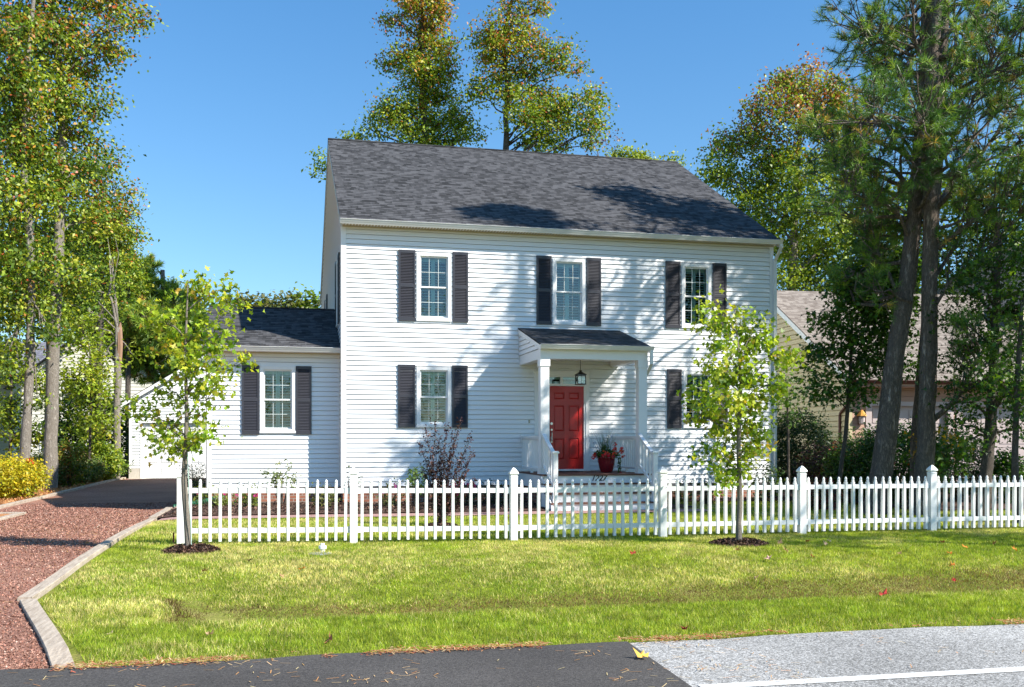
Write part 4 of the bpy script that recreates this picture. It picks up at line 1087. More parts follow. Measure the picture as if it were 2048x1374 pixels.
tree('denser bright green young maple in the mulch ring before the right house corner', 'young_maple', 'tree', D2,
     [(1477, 1090, .047), (1480, 1000, .040), (1477, 900, .032), (1482, 760, .022), (1470, 620, .008)],
     [(1408, 620, 22, 20), (1425, 655, 30, 24), (1480, 650, 38, 30), (1520, 668, 26, 26), (1500, 700, 46, 30), (1440, 700, 36, 28), (1555, 708, 26, 22), (1582, 715, 10, 14), (1470, 745, 52, 30), (1425, 750, 26, 20), (1530, 770, 30, 20),
      (1400, 795, 36, 20), (1450, 800, 44, 28), (1510, 810, 40, 26), (1545, 795, 18, 14), (1395, 830, 28, 22), (1450, 855, 44, 28), (1500, 860, 36, 26), (1430, 905, 34, 22), (1480, 905, 40, 26), (1455, 940, 26, 20), (1490, 945, 22, 18), (1450, 965, 14, 12)], 12, dens=2.6, **YL)
def mulch_ring(px, py, r, label, h=.09):
    c = ongnd(px, py); rng = np.random.default_rng(int(px)); m = MB(); n = 40; R_ = 7
    for j in range(R_):
        for i in range(n):
            def P(i, j):
                a = 2*math.pi*(i % n)/n; rr = r*j/R_*(1+.07*math.sin(a*3+px)+.05*math.sin(a*7)); t = j/R_
                return (c.x+rr*math.cos(a), c.y+rr*math.sin(a)*.95, gz(c.x, c.y)-.02*(j == R_)+h*(1-t*t)*(.7+.5*t)+.004)
            m.quad(P(i, j), P(i+1, j), P(i+1, j+1), P(i, j+1))
    o = m.build('mulch_ring', M['mulch'], None, (c.x, c.y, c.z), smooth=True, label=label, cat='mulch')
    N = 1500; a = rng.uniform(0, 2*np.pi, N); q = r*np.sqrt(rng.uniform(0, 1.06, N)); t = np.clip(q/r, 0, 1)
    C = np.stack([c.x+q*np.cos(a), c.y+q*np.sin(a)*.95, gz(c.x, c.y)+h*(1-t*t)*(.7+.5*t)+.012+.01*rng.uniform(size=N)], 1)
    V = leaves(C, .055, np.array([(-.5, -.12), (.5, -.09), (.45, .1), (-.48, .13)]), rng, .6)
    col = palcol([((.035, .02, .016), 4), ((.09, .05, .04), 3), ((.20, .12, .085), 1), ((.015, .01, .01), 3)], rng.integers(0, 4, N), rng, .2)
    npmesh('mulch_chips', V, 4, M['litter'], o, ORG[o.name], col, kind='stuff')
mulch_ring(383, 1104, .36, 'low mound of dark mulch round the left young maple')
mulch_ring(1478, 1089, .42, 'low mound of dark mulch round the right young maple', .07)
mulch_ring(881, 1054, .30, 'small mulch ring under the purple leaved shrub', .05)

# ------------------------------------------------------------------ left wood
LW = dict(DK=8, csize=.46, lpc=62, lsize=.135, tmpl=RHOMB, pal=[G1, G2, G3, G4, GD], twr=.014, shell=.35, up=.15, twigs=.3)
LWW = (WARM, .5)
tree('tall pale trunked gum with orange tinted crown, nearest the driveway', 'sweetgum_tree', 'tree', 33,
     [(97, 925, .24), (104, 780, .20), (112, 600, .185), (120, 420, .17), (125, 250, .15), (116, 100, .12), (95, -60, .07)],
     [(110, 40, 80, 50), (190, 15, 70, 38), (245, 45, 30, 18), (282, 38, 8, 7, 0), (60, 100, 60, 50), (140, 120, 70, 48), (205, 95, 34, 26), (225, 112, 14, 12), (90, 190, 70, 50), (165, 200, 48, 36), (190, 235, 24, 26), (80, 280, 70, 45), (145, 270, 44, 30),
      (70, 360, 60, 45), (150, 345, 44, 34), (60, 450, 60, 45), (150, 440, 50, 40), (110, 520, 70, 36), (50, 560, 44, 40), (165, 540, 40, 34), (175, 300, 30, 30), (95, 60, 50, 40, -1.1), (150, 590, 46, 30), (110, 640, 34, 26), (80, -60, 90, 50), (180, -70, 70, 40)], 21, warm=(WARM, .26), bark='palebark', dens=1.35, minlimb=7, **LW)
tree('slim pale trunked gum left of the thicker gum trunk', 'sweetgum_tree', 'tree', 31,
     [(47, 930, .165), (58, 760, .13), (62, 600, .12), (58, 440, .11), (46, 320, .10), (56, 120, .08), (70, -40, .05)],
     [(20, 60, 60, 50), (60, 150, 50, 40), (10, 180, 50, 50), (15, 290, 55, 50), (70, 300, 50, 40), (10, 400, 50, 50), (30, 500, 50, 44), (60, 600, 44, 40), (10, 620, 44, 50), (95, 650, 30, 28), (75, 800, 20, 16), (30, 360, 50, 40), (80, 230, 40, 40), (90, 400, 40, 40), (20, 240, 50, 50), (85, 520, 40, 40), (20, 560, 50, 50), (10, 720, 34, 40)], 22, warm=(WARM, .15), bark='palebark', dens=1.35, minlimb=6, **LW)
tree('orange green maple filling the middle of the left tree group', 'maple_tree', 'tree', 41,
     [(196, 900, .16), (200, 700, .13), (205, 500, .10), (205, 380, .05)],
     [(195, 330, 40, 36), (225, 400, 46, 40), (250, 450, 34, 40), (190, 440, 50, 40), (205, 510, 56, 44), (240, 530, 30, 30), (170, 590, 50, 40), (210, 610, 50, 34), (150, 370, 40, 40)], 23, warm=(WARM, .25), dens=1.25, minlimb=6, **LW)
snag = tree('broken topped bare trunk with a thin leaning limb, left of the garage', 'snag_tree', 'tree', 39,
     [(231, 920, .155), (234, 800, .14), (237, 655, .125)],
     [(225, 512, 26, 22), (215, 475, 24, 20), (195, 600, 30, 20), (170, 650, 40, 18), (240, 560, 20, 14), (200, 720, 34, 16), (260, 700, 26, 14), (150, 610, 26, 14)], 24, csize=.4, lpc=14, lsize=.15, pal=[G3, G4, G1], dens=.9, twr=.012, up=.5, bark='palebark', minlimb=5.5, limbr=.3, DK=3)
m = MB(); q = lambda a, b: at(a, b, 39)
m.tube([q(236, 665), q(232, 640), q(226, 610), q(219, 585), q(222, 560), q(219, 520)], [.085, .07, .055, .045, .03, .015], 7); m.tube([q(219, 590), q(200, 583), q(180, 585), q(160, 587)], [.035, .025, .018, .01], 5)
m.tube([q(228, 722), q(215, 700), q(190, 680)], [.04, .03, .015], 5)
m.build('limb', M['palebark'], snag, smooth=True)
m = MB(); m.tube([q(238, 735), q(239.5, 690), q(239, 660), q(241, 645)], [.10, .125, .11, .02], 7); m.build('split_wood', M['rawwood'], snag)
UG = dict(DK=12, csize=.42, lpc=30, lsize=.15, pal=[G3, G1, G2, G4], twr=.01, up=.45, shell=.35)
for i, (lab, D, tr_, lb, pal) in enumerate([
    ('leafy understory maple between the pale trunks and the snag', 37, [(178, 915, .05), (182, 800, .04), (180, 700, .03)], [(165, 690, 44, 24), (200, 730, 40, 26), (150, 750, 40, 30), (190, 790, 40, 26), (215, 850, 22, 26), (175, 850, 34, 26), (155, 640, 36, 20)], [G3, G4, G1]),
    ('green understory tree behind the two leftmost trunks', 37, [(20, 930, .06), (22, 800, .05), (25, 700, .03)], [(15, 700, 40, 34), (35, 760, 34, 30), (10, 820, 34, 40), (78, 770, 20, 34), (30, 870, 44, 30), (75, 860, 22, 30)], [G1, G2, G3]),
    ('dark leaved understory tree left of the garage', 41, [(205, 920, .07), (208, 860, .06), (212, 800, .03)], [(190, 800, 46, 30), (225, 830, 34, 34), (160, 860, 46, 34), (205, 880, 44, 30), (140, 800, 40, 34), (245, 880, 24, 36), (130, 880, 30, 30)], [GD, G2]),
    ('olive oak rising behind the snag', 47, [(255, 900, .16), (256, 700, .12), (258, 560, .06)], [(235, 500, 36, 30), (250, 560, 40, 36), (230, 620, 44, 36), (262, 520, 24, 20), (200, 660, 50, 30)], [G2, G4, G1])]):
    tree(lab, 'understory_tree', 'tree', D, tr_, lb, 30+i, group='understory trees in the left wood', **dict(UG, pal=pal), dens=1.3, minlimb=1.5)
# dense dark backdrop trees of the left wood
for i, (px, lab) in enumerate([(-20, 'dark green backdrop tree at the left edge'), (95, 'dark green backdrop tree between the gum trunks'), (185, 'dark green backdrop tree behind the broken snag')]):
    tree(lab, 'backdrop_tree', 'tree', 52+2*i, [(px, 900, .2), (px+3, 700, .15), (px, 480, .08)],
         [(px-30, 520, 60, 60), (px+30, 480, 55, 60), (px, 600, 80, 60), (px-40, 700, 50, 50) if i == 0 else (px, 640, 60, 40)], 40+i, group='trees at the back of the left wood', DK=7, csize=.7, lpc=34, lsize=.26, pal=[GD, G2, G1], dens=1.2, up=.5, minlimb=3)

def pine(label, D, trunk, limbs, tufts_lobes, seed, dens=1.0, bark='pine', L=.175, n=28, w=.0055, pal=None, limb_r=.055, extra=None, LD=.92, name='pine_tree'):
    rng = np.random.default_rng(seed); random.seed(seed)
    path = TP(D, *trunk)
    g = gz(path[0][0], path[0][1]); path[0] = (path[0][0], path[0][1], g, path[0][3])
    o = empty(name, (path[0][0], path[0][1], g), label, 'tree')
    m = MB(); pts = []
    for a, b in zip(path[:-1], path[1:]):
        for j in range(5):
            t = j/5; pts.append([a[k]+(b[k]-a[k])*t+(rng.normal()*a[3]*.06 if k < 2 and j else 0) for k in range(4)])
    pts.append(path[-1]); m.tube([(pts[0][0], pts[0][1], pts[0][2]-.2)]+[p[:3] for p in pts], [pts[0][3]*1.5, pts[0][3]*1.2]+[p[3]*(1+.03*rng.normal()) for p in pts[1:]], 14)
    P = []; Dr = []; L_ = []
    def tuft(p, d, sub=3, ext=.35):
        d = d/max(1e-6, np.linalg.norm(d))
        for _ in range(sub):
            e = d*.6+rng.normal(size=3)*.55+np.array([0, 0, .25]); e /= np.linalg.norm(e)
            q_ = p+e*ext*rng.uniform(.4, 1)
            m.tube([p, (p+q_)/2+rng.normal(size=3)*.02, q_], [.012, .009, .006], 3, cap=False)
            P.append(q_); Dr.append(e)
            if rng.uniform() < .4: P.append((p+q_)/2); Dr.append(e)
    for li, lm in enumerate(limbs):
        dd = lm[0]; pl = []
        for k, (x, y) in enumerate(lm[1:]):
            pl.append(np.array(at(x, y, D+dd*k/(len(lm)-2))))
        # catmull subdivision
        S = []
        for k in range(len(pl)-1):
            p0_ = pl[max(k-1, 0)]; p1_ = pl[k]; p2_ = pl[k+1]; p3_ = pl[min(k+2, len(pl)-1)]
            for j in range(5):
                t = j/5; S.append(.5*((2*p1_)+(-p0_+p2_)*t+(2*p0_-5*p1_+4*p2_-p3_)*t*t+(-p0_+3*p1_-3*p2_+p3_)*t**3))
        S.append(pl[-1]); nS = len(S); lr = limb_r*(.7+.6*rng.uniform())
        m.tube(S, [lr*(1-.85*k/(nS-1)) for k in range(nS)], 7)
        for k in range(int(nS*.30), nS):
            for _ in range(2 if k < nS*.6 else 4):
                d = (S[k]-S[k-1]); side = np.cross(d, rng.normal(size=3)); side /= max(1e-6, np.linalg.norm(side)); d = d/max(1e-6, np.linalg.norm(d))
                if rng.uniform() > dens*.8: continue
                tl = rng.uniform(.25, .9); e = S[k]+(side*.8+d*.7+np.array([0, 0, .2]))*tl
                m.tube([S[k], (S[k]+e)/2+rng.normal(size=3)*.04, e], [.018, .013, .008], 4, cap=False); tuft(e, e-S[k])
    for (c, r) in tufts_lobes:
        c = np.array(c); r = np.array(r); s = interp(path, min(max(c[2]-.5*r[2]-.3*np.hypot(c[0]-path[0][0], c[1]-path[0][1]), path[0][2]+2), path[-1][2]-.01)); s_ = np.array(s[:3])
        mid = (s_+c)/2+rng.normal(size=3)*.25; m.tube([s_, (s_+mid)/2+rng.normal(size=3)*.08, mid, (mid+c)/2+rng.normal(size=3)*.1, c], [limb_r, limb_r*.8, limb_r*.6, limb_r*.45, limb_r*.2], 6)
        nn = max(10, int(dens*LD*16*(r[0]*r[1]*r[2])**.7))
        for _ in range(nn):
            d = rng.normal(size=3); d /= np.linalg.norm(d); p = c+d*r*rng.uniform(.35, 1)**.6
            a = c+(p-c)*rng.uniform(0, .35); m.tube([a, (a+p)/2+rng.normal(size=3)*.06, p], [.02, .014, .009], 3, cap=False); tuft(p, p-c)
    m.build('trunk', M[bark], o, smooth=True)
    needles(o, np.array(P), np.array(Dr), rng, L, n, w, pal=pal or [((.055, .115, .018), 4), ((.030, .075, .018), 4), ((.10, .16, .022), 2), ((.30, .20, .04), .35)])
    return o
tree_pal = None
def LP(D, *ls): return [LB(*l[:4], D, l[4] if len(l) > 4 else 0) for l in ls]
pine('dense green pine standing behind the left wood by the garage', 49, [(330, 900, .25), (330, 700, .2), (325, 540, .1)], [],
     LP(49, (262, 560, 44, 28), (302, 585, 50, 30), (345, 615, 46, 32), (265, 625, 56, 36), (320, 650, 56, 36), (382, 655, 36, 30), (290, 690, 60, 36), (350, 700, 56, 36), (300, 735, 56, 30), (370, 745, 44, 30), (290, 540, 24, 18), (250, 680, 40, 36), (230, 600, 40, 32), (330, 670, 44, 34, -2), (290, 640, 44, 34, -2), (360, 650, 36, 30, -1.5)), 51, dens=1.3, L=.34, n=24, w=.022, LD=3.2, pal=[((.25, .36, .05), 4), ((.17, .27, .05), 3), ((.36, .42, .07), 2), ((.55, .32, .09), .5)])
# ------------------------------------------------------------------ trees behind the house
BT = dict(DK=8, csize=.42, lpc=54, lsize=.14, pal=[G1, G2, G3, G4], twr=.016, up=.15, shell=.3, bark='greybark', twigs=.3)
tree('tall slender tree rising behind the left part of the roof', 'tall_tree', 'tree', 43, [(850, 900, .28), (850, 500, .22), (852, 290, .16), (843, 150, .12), (845, 0, .08), (845, -80, .04)],
     [(840, -40, 50, 36), (845, 5, 50, 26), (855, 45, 40, 24), (885, 30, 24, 24), (800, 45, 24, 14), (772, 45, 8, 7), (850, 90, 42, 26), (885, 100, 26, 26), (800, 120, 28, 20), (780, 130, 18, 10), (840, 140, 44, 24), (892, 140, 24, 18), (870, 180, 40, 22), (810, 175, 18, 14), (895, 195, 26, 14),
      (850, 215, 44, 20), (800, 215, 34, 20), (900, 235, 44, 16), (770, 235, 30, 18), (860, 250, 50, 18), (925, 255, 32, 14), (945, 275, 22, 12), (800, 262, 40, 14), (745, 262, 22, 16), (885, 280, 54, 14), (830, 285, 40, 12), (715, 285, 12, 8)], 61, warm=(WARM, .5), dens=1.55, minlimb=8, warmz=(14, 21.5), **BT)
tree('tall spreading tree rising behind the middle of the roof', 'tall_tree', 'tree', 42, [(1012, 900, .26), (1012, 500, .2), (1012, 300, .13), (1014, 170, .10), (1006, 80, .08), (1035, -50, .04)],
     [(1040, -25, 44, 26), (1030, 15, 26, 20), (1075, 12, 20, 14), (1088, 22, 10, 8), (990, 70, 40, 24), (1030, 60, 34, 22), (965, 85, 22, 18), (1060, 70, 20, 16), (1020, 105, 40, 24), (975, 115, 26, 20), (1075, 105, 34, 20), (1130, 115, 30, 20), (1152, 140, 14, 14), (1110, 135, 24, 16),
      (1010, 145, 44, 18), (1060, 145, 36, 16), (970, 160, 26, 16), (990, 185, 30, 14), (945, 190, 8, 5), (1040, 195, 38, 18), (1090, 190, 34, 22), (1085, 225, 40, 22), (1150, 210, 40, 18), (1180, 195, 18, 18), (1050, 240, 36, 22), (1110, 255, 44, 22), (1160, 250, 34, 20), (1190, 225, 18, 24), (1060, 280, 46, 16), (1110, 285, 40, 14), (1190, 265, 16, 18), (1180, 290, 20, 12)], 62, warm=(WARM, .45), dens=1.55, minlimb=8, warmz=(13, 21), **BT)
tree('low green tree top peeping over the right end of the roof ridge', 'low_tree', 'tree', 44, [(1290, 900, .16), (1290, 500, .12), (1290, 330, .06)], [(1262, 312, 26, 10), (1300, 318, 24, 10), (1345, 326, 16, 10), (1230, 305, 14, 8), (1290, 350, 50, 30), (1240, 350, 40, 40)], 63, dens=1.3, minlimb=8, **dict(BT, pal=[G3, ((.26, .30, .05), 2), G1]))
tree('sparse purplish tree top beside the ridge centre', 'low_tree', 'tree', 40, [(1215, 900, .12), (1215, 500, .09), (1213, 310, .04)], [(1205, 285, 26, 16), (1225, 282, 14, 16), (1180, 300, 20, 12)], 64, dens=.8, minlimb=8, **dict(BT, lsize=.11, lpc=9, pal=[((.16, .10, .10), 3), ((.20, .17, .08), 1)]))
tree('green branch tips showing left of the gable peak', 'low_tree', 'tree', 38, [(700, 900, .14), (695, 500, .1), (680, 330, .04)], [(640, 310, 14, 10), (632, 335, 8, 8), (650, 345, 10, 8), (645, 325, 16, 10), (698, 275, 8, 8), (670, 340, 14, 20)], 65, dens=1.2, minlimb=8, **dict(BT, lsize=.15, lpc=12, csize=.3, pal=[G1, G2]))
tree('big round maple with rusty top between the house and the pines', 'maple_tree', 'tree', 45, [(1575, 930, .3), (1578, 650, .24), (1590, 420, .16), (1600, 250, .08)],
     [(1620, 150, 20, 16), (1570, 165, 46, 24), (1625, 185, 60, 30), (1690, 185, 36, 26), (1520, 210, 40, 30), (1580, 230, 60, 34), (1650, 250, 60, 40), (1725, 240, 40, 40), (1480, 270, 46, 34), (1540, 300, 60, 40), (1450, 310, 34, 34), (1440, 355, 30, 22), (1500, 360, 56, 40), (1600, 340, 70, 44), (1690, 340, 60, 50),
      (1480, 410, 40, 30), (1550, 420, 60, 40), (1630, 430, 70, 44), (1540, 480, 50, 34), (1600, 500, 60, 36), (1680, 490, 60, 44), (1575, 550, 44, 30), (1640, 560, 60, 34), (1720, 550, 50, 50), (1740, 440, 50, 50), (1425, 350, 14, 12)], 66, warm=([(.34, .15, .05), (.30, .09, .05), (.42, .26, .10)], .95), warmz=(13.5, 18.5), dens=1.35, minlimb=5, **dict(BT, lsize=.16, csize=.5, pal=[G3, G1, G2], bark='palebark'))
# neighbour side backdrop
for i, (px, D, lb, lab) in enumerate([(1830, 46, [(1800, 420, 70, 60), (1850, 500, 70, 60), (1760, 520, 60, 60), (1880, 400, 60, 50), (1830, 560, 60, 40)], 'green tree behind the neighbour roof between the pine trunks'),
                                 (1990, 44, [(1960, 380, 70, 60), (2030, 320, 60, 70), (1980, 480, 70, 50), (2050, 450, 60, 60), (1930, 560, 50, 40), (2040, 560, 60, 50)], 'green tree behind the neighbour house at the right edge')]):
    tree(lab, 'backdrop_tree', 'tree', D, [(px, 900, .2), (px, 600, .15), (px, 420, .07)], lb, 70+i, DK=7, csize=.6, lpc=28, lsize=.24, pal=[G1, G2, GD], dens=1.1, up=.45, minlimb=4)
# far tree line on the horizon
for i, (px, top, wd) in enumerate([(395, 612, 50), (470, 598, 46), (525, 590, 44), (575, 596, 34), (612, 592, 26), (660, 600, 40), (345, 560, 30)]):
    D = 105 if px != 345 else 60
    tree(['hazy olive', 'pale olive', 'broad olive', 'small olive', 'rounded dark green', 'low green', 'loose green'][i]+' tree '+['left of the wing roof behind the maple', 'over the left half of the wing ridge', 'over the middle of the wing ridge', 'over the right half of the wing ridge', 'just left of the main gable wall', 'hidden mostly behind the main gable wall', 'top between the pine and the young maple'][i], 'distant_tree', 'tree', D, [(px, 875, .3), (px, 760, .2), (px, top+30, .1)],
         [(px, top+18, wd, 24), (px-wd*.5, top+50, wd*.7, 30), (px+wd*.5, top+50, wd*.7, 30), (px, top+90, wd, 50)], 80+i, group='trees on the far horizon', csize=.9 if D > 100 else .5, lpc=26, lsize=.5 if D > 100 else .2, pal=[((.15, .15, .05), 3), ((.10, .12, .035), 3)] if i not in (4, 6) else [G1, G2], DK=6, dens=1.0, up=.5, twigs=.1, minlimb=2)
# ------------------------------------------------------------------ pines in front of the neighbour
PN = [((.135, .25, .035), 4), ((.070, .15, .030), 4), ((.27, .38, .04), 2.2), ((.50, .34, .07), .3)]
pine('leaning pine with a thick dark trunk, left of the pair', 20.6, [(1750, 1030, .24), (1772, 880, .212), (1792, 700, .185), (1815, 560, .172), (1832, 400, .155), (1848, 200, .13), (1855, 0, .13), (1860, -260, .09), (1860, -470, .04)],
     [(1.0, (1795, 590), (1770, 530), (1735, 470), (1700, 430)), (-1.5, (1820, 480), (1790, 420), (1740, 400), (1690, 380)), (.8, (1836, 400), (1776, 328), (1720, 315), (1660, 300)), (-2, (1840, 330), (1800, 270), (1760, 250), (1720, 245)), (1.5, (1848, 230), (1824, 170), (1822, 110), (1830, 60)),
      (-1.0, (1852, 130), (1800, 100), (1760, 80), (1724, 60)), (-3.5, (1840, 360), (1850, 300), (1840, 260), (1850, 230)), (2.5, (1850, 180), (1810, 130), (1770, 130), (1745, 140))],
     LP(20.6, (1690, 305, 24, 16, 0), (1720, 350, 40, 26, .5), (1760, 330, 40, 30, -.6), (1780, 400, 40, 24, .8), (1730, 400, 36, 22, -.5), (1760, 450, 34, 24, .6), (1810, 275, 40, 26, -1.4), (1865, 265, 36, 24, -1.6), (1770, 130, 36, 26, .3), (1735, 60, 22, 18, 0), (1790, 50, 44, 30, -.4), (1830, 100, 40, 30, 1), (1760, 205, 30, 16, .5), (1800, 170, 34, 26, -1),
         (1790, -20, 50, 36, 0), (1850, -80, 60, 50, 0), (1780, -130, 60, 50, 1), (1840, -200, 60, 50, 0), *([(1853, -432, 60, 22, 0), (1900, -420, 50, 18, .3), (1800, -440, 50, 16, 0), (1850, -440, 50, 18, .4), (1940, -405, 40, 14, -.2)]*5), (1830, 330, 30, 20, -1.5), (1700, 250, 14, 10), (1740, -60, 60, 40, 0), (1740, -300, 40, 40, 0), (1860, -330, 70, 50, 0), (1690, 330, 26, 14, -.5), (1745, 370, 40, 24, 0), (1800, 450, 34, 24, .4), (1760, 500, 40, 22, .8), (1715, 545, 46, 26, .3), (1765, 585, 40, 24, -.3), (1690, 580, 30, 22, 1), (1740, 450, 40, 24, 1)), 91, dens=1.15, pal=PN)
pine('straight pine with scaly trunk and long upswept limbs, right of the pair', 20.2, [(1842, 1030, .20), (1852, 900, .175), (1858, 700, .16), (1861, 500, .155), (1864, 300, .145), (1866, 100, .13), (1880, -120, .13), (1890, -470, .04)],
     [(1.5, (1872, 420), (1908, 360), (1968, 300), (2024, 224), (2070, 190)), (-1.5, (1868, 500), (1932, 452), (2000, 400), (2060, 350)), (1, (1872, 348), (1932, 304), (1968, 224), (2040, 168)), (-2, (1878, 328), (1916, 256), (1960, 172), (1992, 100)), (2, (1866, 216), (1912, 136), (1950, 60), (1972, 0)),
      (-1, (1866, 620), (1905, 560), (1960, 512), (2050, 420)), (1.2, (1866, 560), (1910, 490), (1940, 430), (1952, 390)), (-1.8, (1866, 240), (1920, 180), (1990, 140), (2060, 100)), (-1, (1866, 840), (1910, 800), (1935, 760), (1960, 700)), (.5, (1866, 140), (1900, 60), (1930, 0), (1950, -60)), (-1, (1866, 160), (1830, 80), (1826, 10), (1810, -60))],
     LP(20.2, (1900, 290, 36, 24, -1), (1925, 200, 40, 30, .5), (1890, 150, 40, 30, -1), (1950, 120, 44, 34, 0), (1910, 60, 50, 36, -.5), (1990, 70, 44, 34, .5), (2030, 150, 36, 30, -.5), (2000, 220, 40, 26, .6), (2040, 280, 34, 30, 0), (1960, 300, 34, 24, 1), (1915, 350, 26, 20, -1.2), (2020, 20, 50, 40, 0), (1950, -30, 60, 40, 0), (1880, -60, 60, 40, 0),
         (1940, 400, 30, 16, -.6), (1880, -160, 70, 60, 0), (1980, -120, 60, 60, 0), (1900, -280, 60, 60, 0), (1960, -220, 50, 50, 0), (1885, 240, 30, 20, -1.5), (1870, -420, 90, 40, 0), (1800, -440, 50, 26, 0), (1930, -400, 50, 36, 0), (2030, -60, 60, 50, 0), (2040, -160, 60, 50, 0)), 92, dens=1.1, pal=PN)
pine('slim rear pine tucked just behind the straight pine', 21.8, [(1828, 1000, .13), (1834, 850, .115), (1847, 700, .11), (1862, 560, .10), (1880, 250, .10), (1900, -150, .06)], [], LP(21.8, (1900, 100, 50, 40, 1), (1930, 0, 50, 40, 1), (1900, -100, 60, 50, 1), (1960, 180, 40, 30, 1.5)), 93, dens=.8, pal=PN)
# shaded broadleaf trees on the right
SH = dict(DK=9, csize=.28, lpc=22, lsize=.105, tmpl=STAR, pal=[((.045, .105, .018), 4), ((.07, .145, .02), 3), ((.028, .068, .014), 3), ((.16, .26, .03), .8)], twr=.008, up=.45, shell=.3, twigs=.25)
tree('dark leafy sweetgum filling the right side above the fence', 'sweetgum_tree', 'tree', 19.5, [(1962, 1035, .13), (1975, 930, .115), (1985, 800, .10), (1990, 650, .08), (2000, 480, .04)],
     [(1950, 620, 50, 40, .5), (2000, 600, 56, 44, -.3), (1930, 690, 44, 36, 0), (1990, 700, 60, 44, -.4), (2045, 680, 44, 50, .6), (1945, 760, 50, 36, .4), (2010, 790, 56, 40, -.4), (1960, 830, 40, 26, 0), (1990, 530, 50, 40, .5), (2035, 500, 44, 50, 0), (2040, 590, 44, 40, .4), (1925, 580, 34, 30, 1), (1905, 640, 30, 30, .5), (1915, 790, 30, 24, 0), (2030, 860, 40, 26, 0), (1920, 500, 40, 40, 1.2), (1960, 440, 50, 40, 1), (2030, 400, 50, 40, .8), (1900, 560, 30, 30, 1.2), (1990, 870, 30, 20, 0), (1940, 880, 24, 16, 0), (1910, 720, 30, 30, .6), (1925, 850, 26, 20, .4), (1960, 560, 50, 40, -.4)], 95, dens=1.5, minlimb=1.6, **SH)
tree('second dark broadleaf tree at the right edge with a slim trunk', 'sweetgum_tree', 'tree', 18.3, [(2034, 1030, .07), (2030, 900, .06), (2034, 760, .05), (2045, 600, .03)],
     [(2040, 560, 44, 44, 0), (2050, 650, 40, 44, -.3), (2020, 740, 40, 40, 0), (2060, 780, 50, 44, 0), (2075, 500, 50, 60, 0), (2030, 830, 30, 26, 0), (1995, 760, 24, 20, -.4)], 96, dens=1.2, minlimb=1.4, **dict(SH, pal=[((.06, .13, .016), 3), ((.035, .08, .012), 3), ((.14, .23, .02), 1.5)]))
tree('slim leaning maple in front of the cream gable wall', 'understory_maple', 'tree', 21.5, [(1668, 985, .055), (1690, 880, .05), (1700, 760, .04), (1704, 640, .025), (1702, 580, .012)],
     [(1690, 605, 36, 22), (1745, 610, 40, 22), (1650, 640, 34, 18), (1700, 660, 40, 22), (1760, 670, 34, 22), (1640, 700, 36, 14), (1690, 710, 44, 18), (1625, 735, 0+16, 10), (1740, 730, 40, 20), (1700, 755, 36, 16), (1780, 700, 30, 24), (1660, 790, 40, 12), (1720, 790, 34, 14), (1640, 770, 16, 10), (1730, 570, 44, 22, .5), (1780, 560, 40, 24, .6), (1700, 540, 36, 20, .6), (1760, 510, 40, 24, .6), (1690, 570, 40, 24, .4), (1760, 640, 36, 26, .3), (1800, 600, 34, 30, .6), (1720, 490, 36, 22, .8), (1790, 740, 26, 20, .2), (1800, 660, 30, 24, .4), (1790, 520, 40, 30, 1), (1720, 590, 44, 24), (1765, 625, 40, 24), (1720, 690, 36, 22), (1775, 560, 40, 26, .3), (1680, 560, 30, 16, .4)], 97, dens=2.8, minlimb=2.0, **dict(SH, tmpl=MAPLE, lsize=.10, pal=[((.06, .13, .016), 4), ((.09, .17, .018), 2), ((.035, .08, .012), 3)]))
tree('small green maple peeking past the right house corner', 'understory_maple', 'tree', 24.5, [(1578, 950, .035), (1576, 850, .03), (1573, 760, .012)], [(1572, 760, 22, 18), (1580, 800, 24, 18), (1562, 790, 12, 14), (1575, 835, 16, 10)], 98, dens=1.8, minlimb=1.5, **dict(SH, pal=[((.06, .12, .02), 4), ((.10, .17, .03), 2)]))
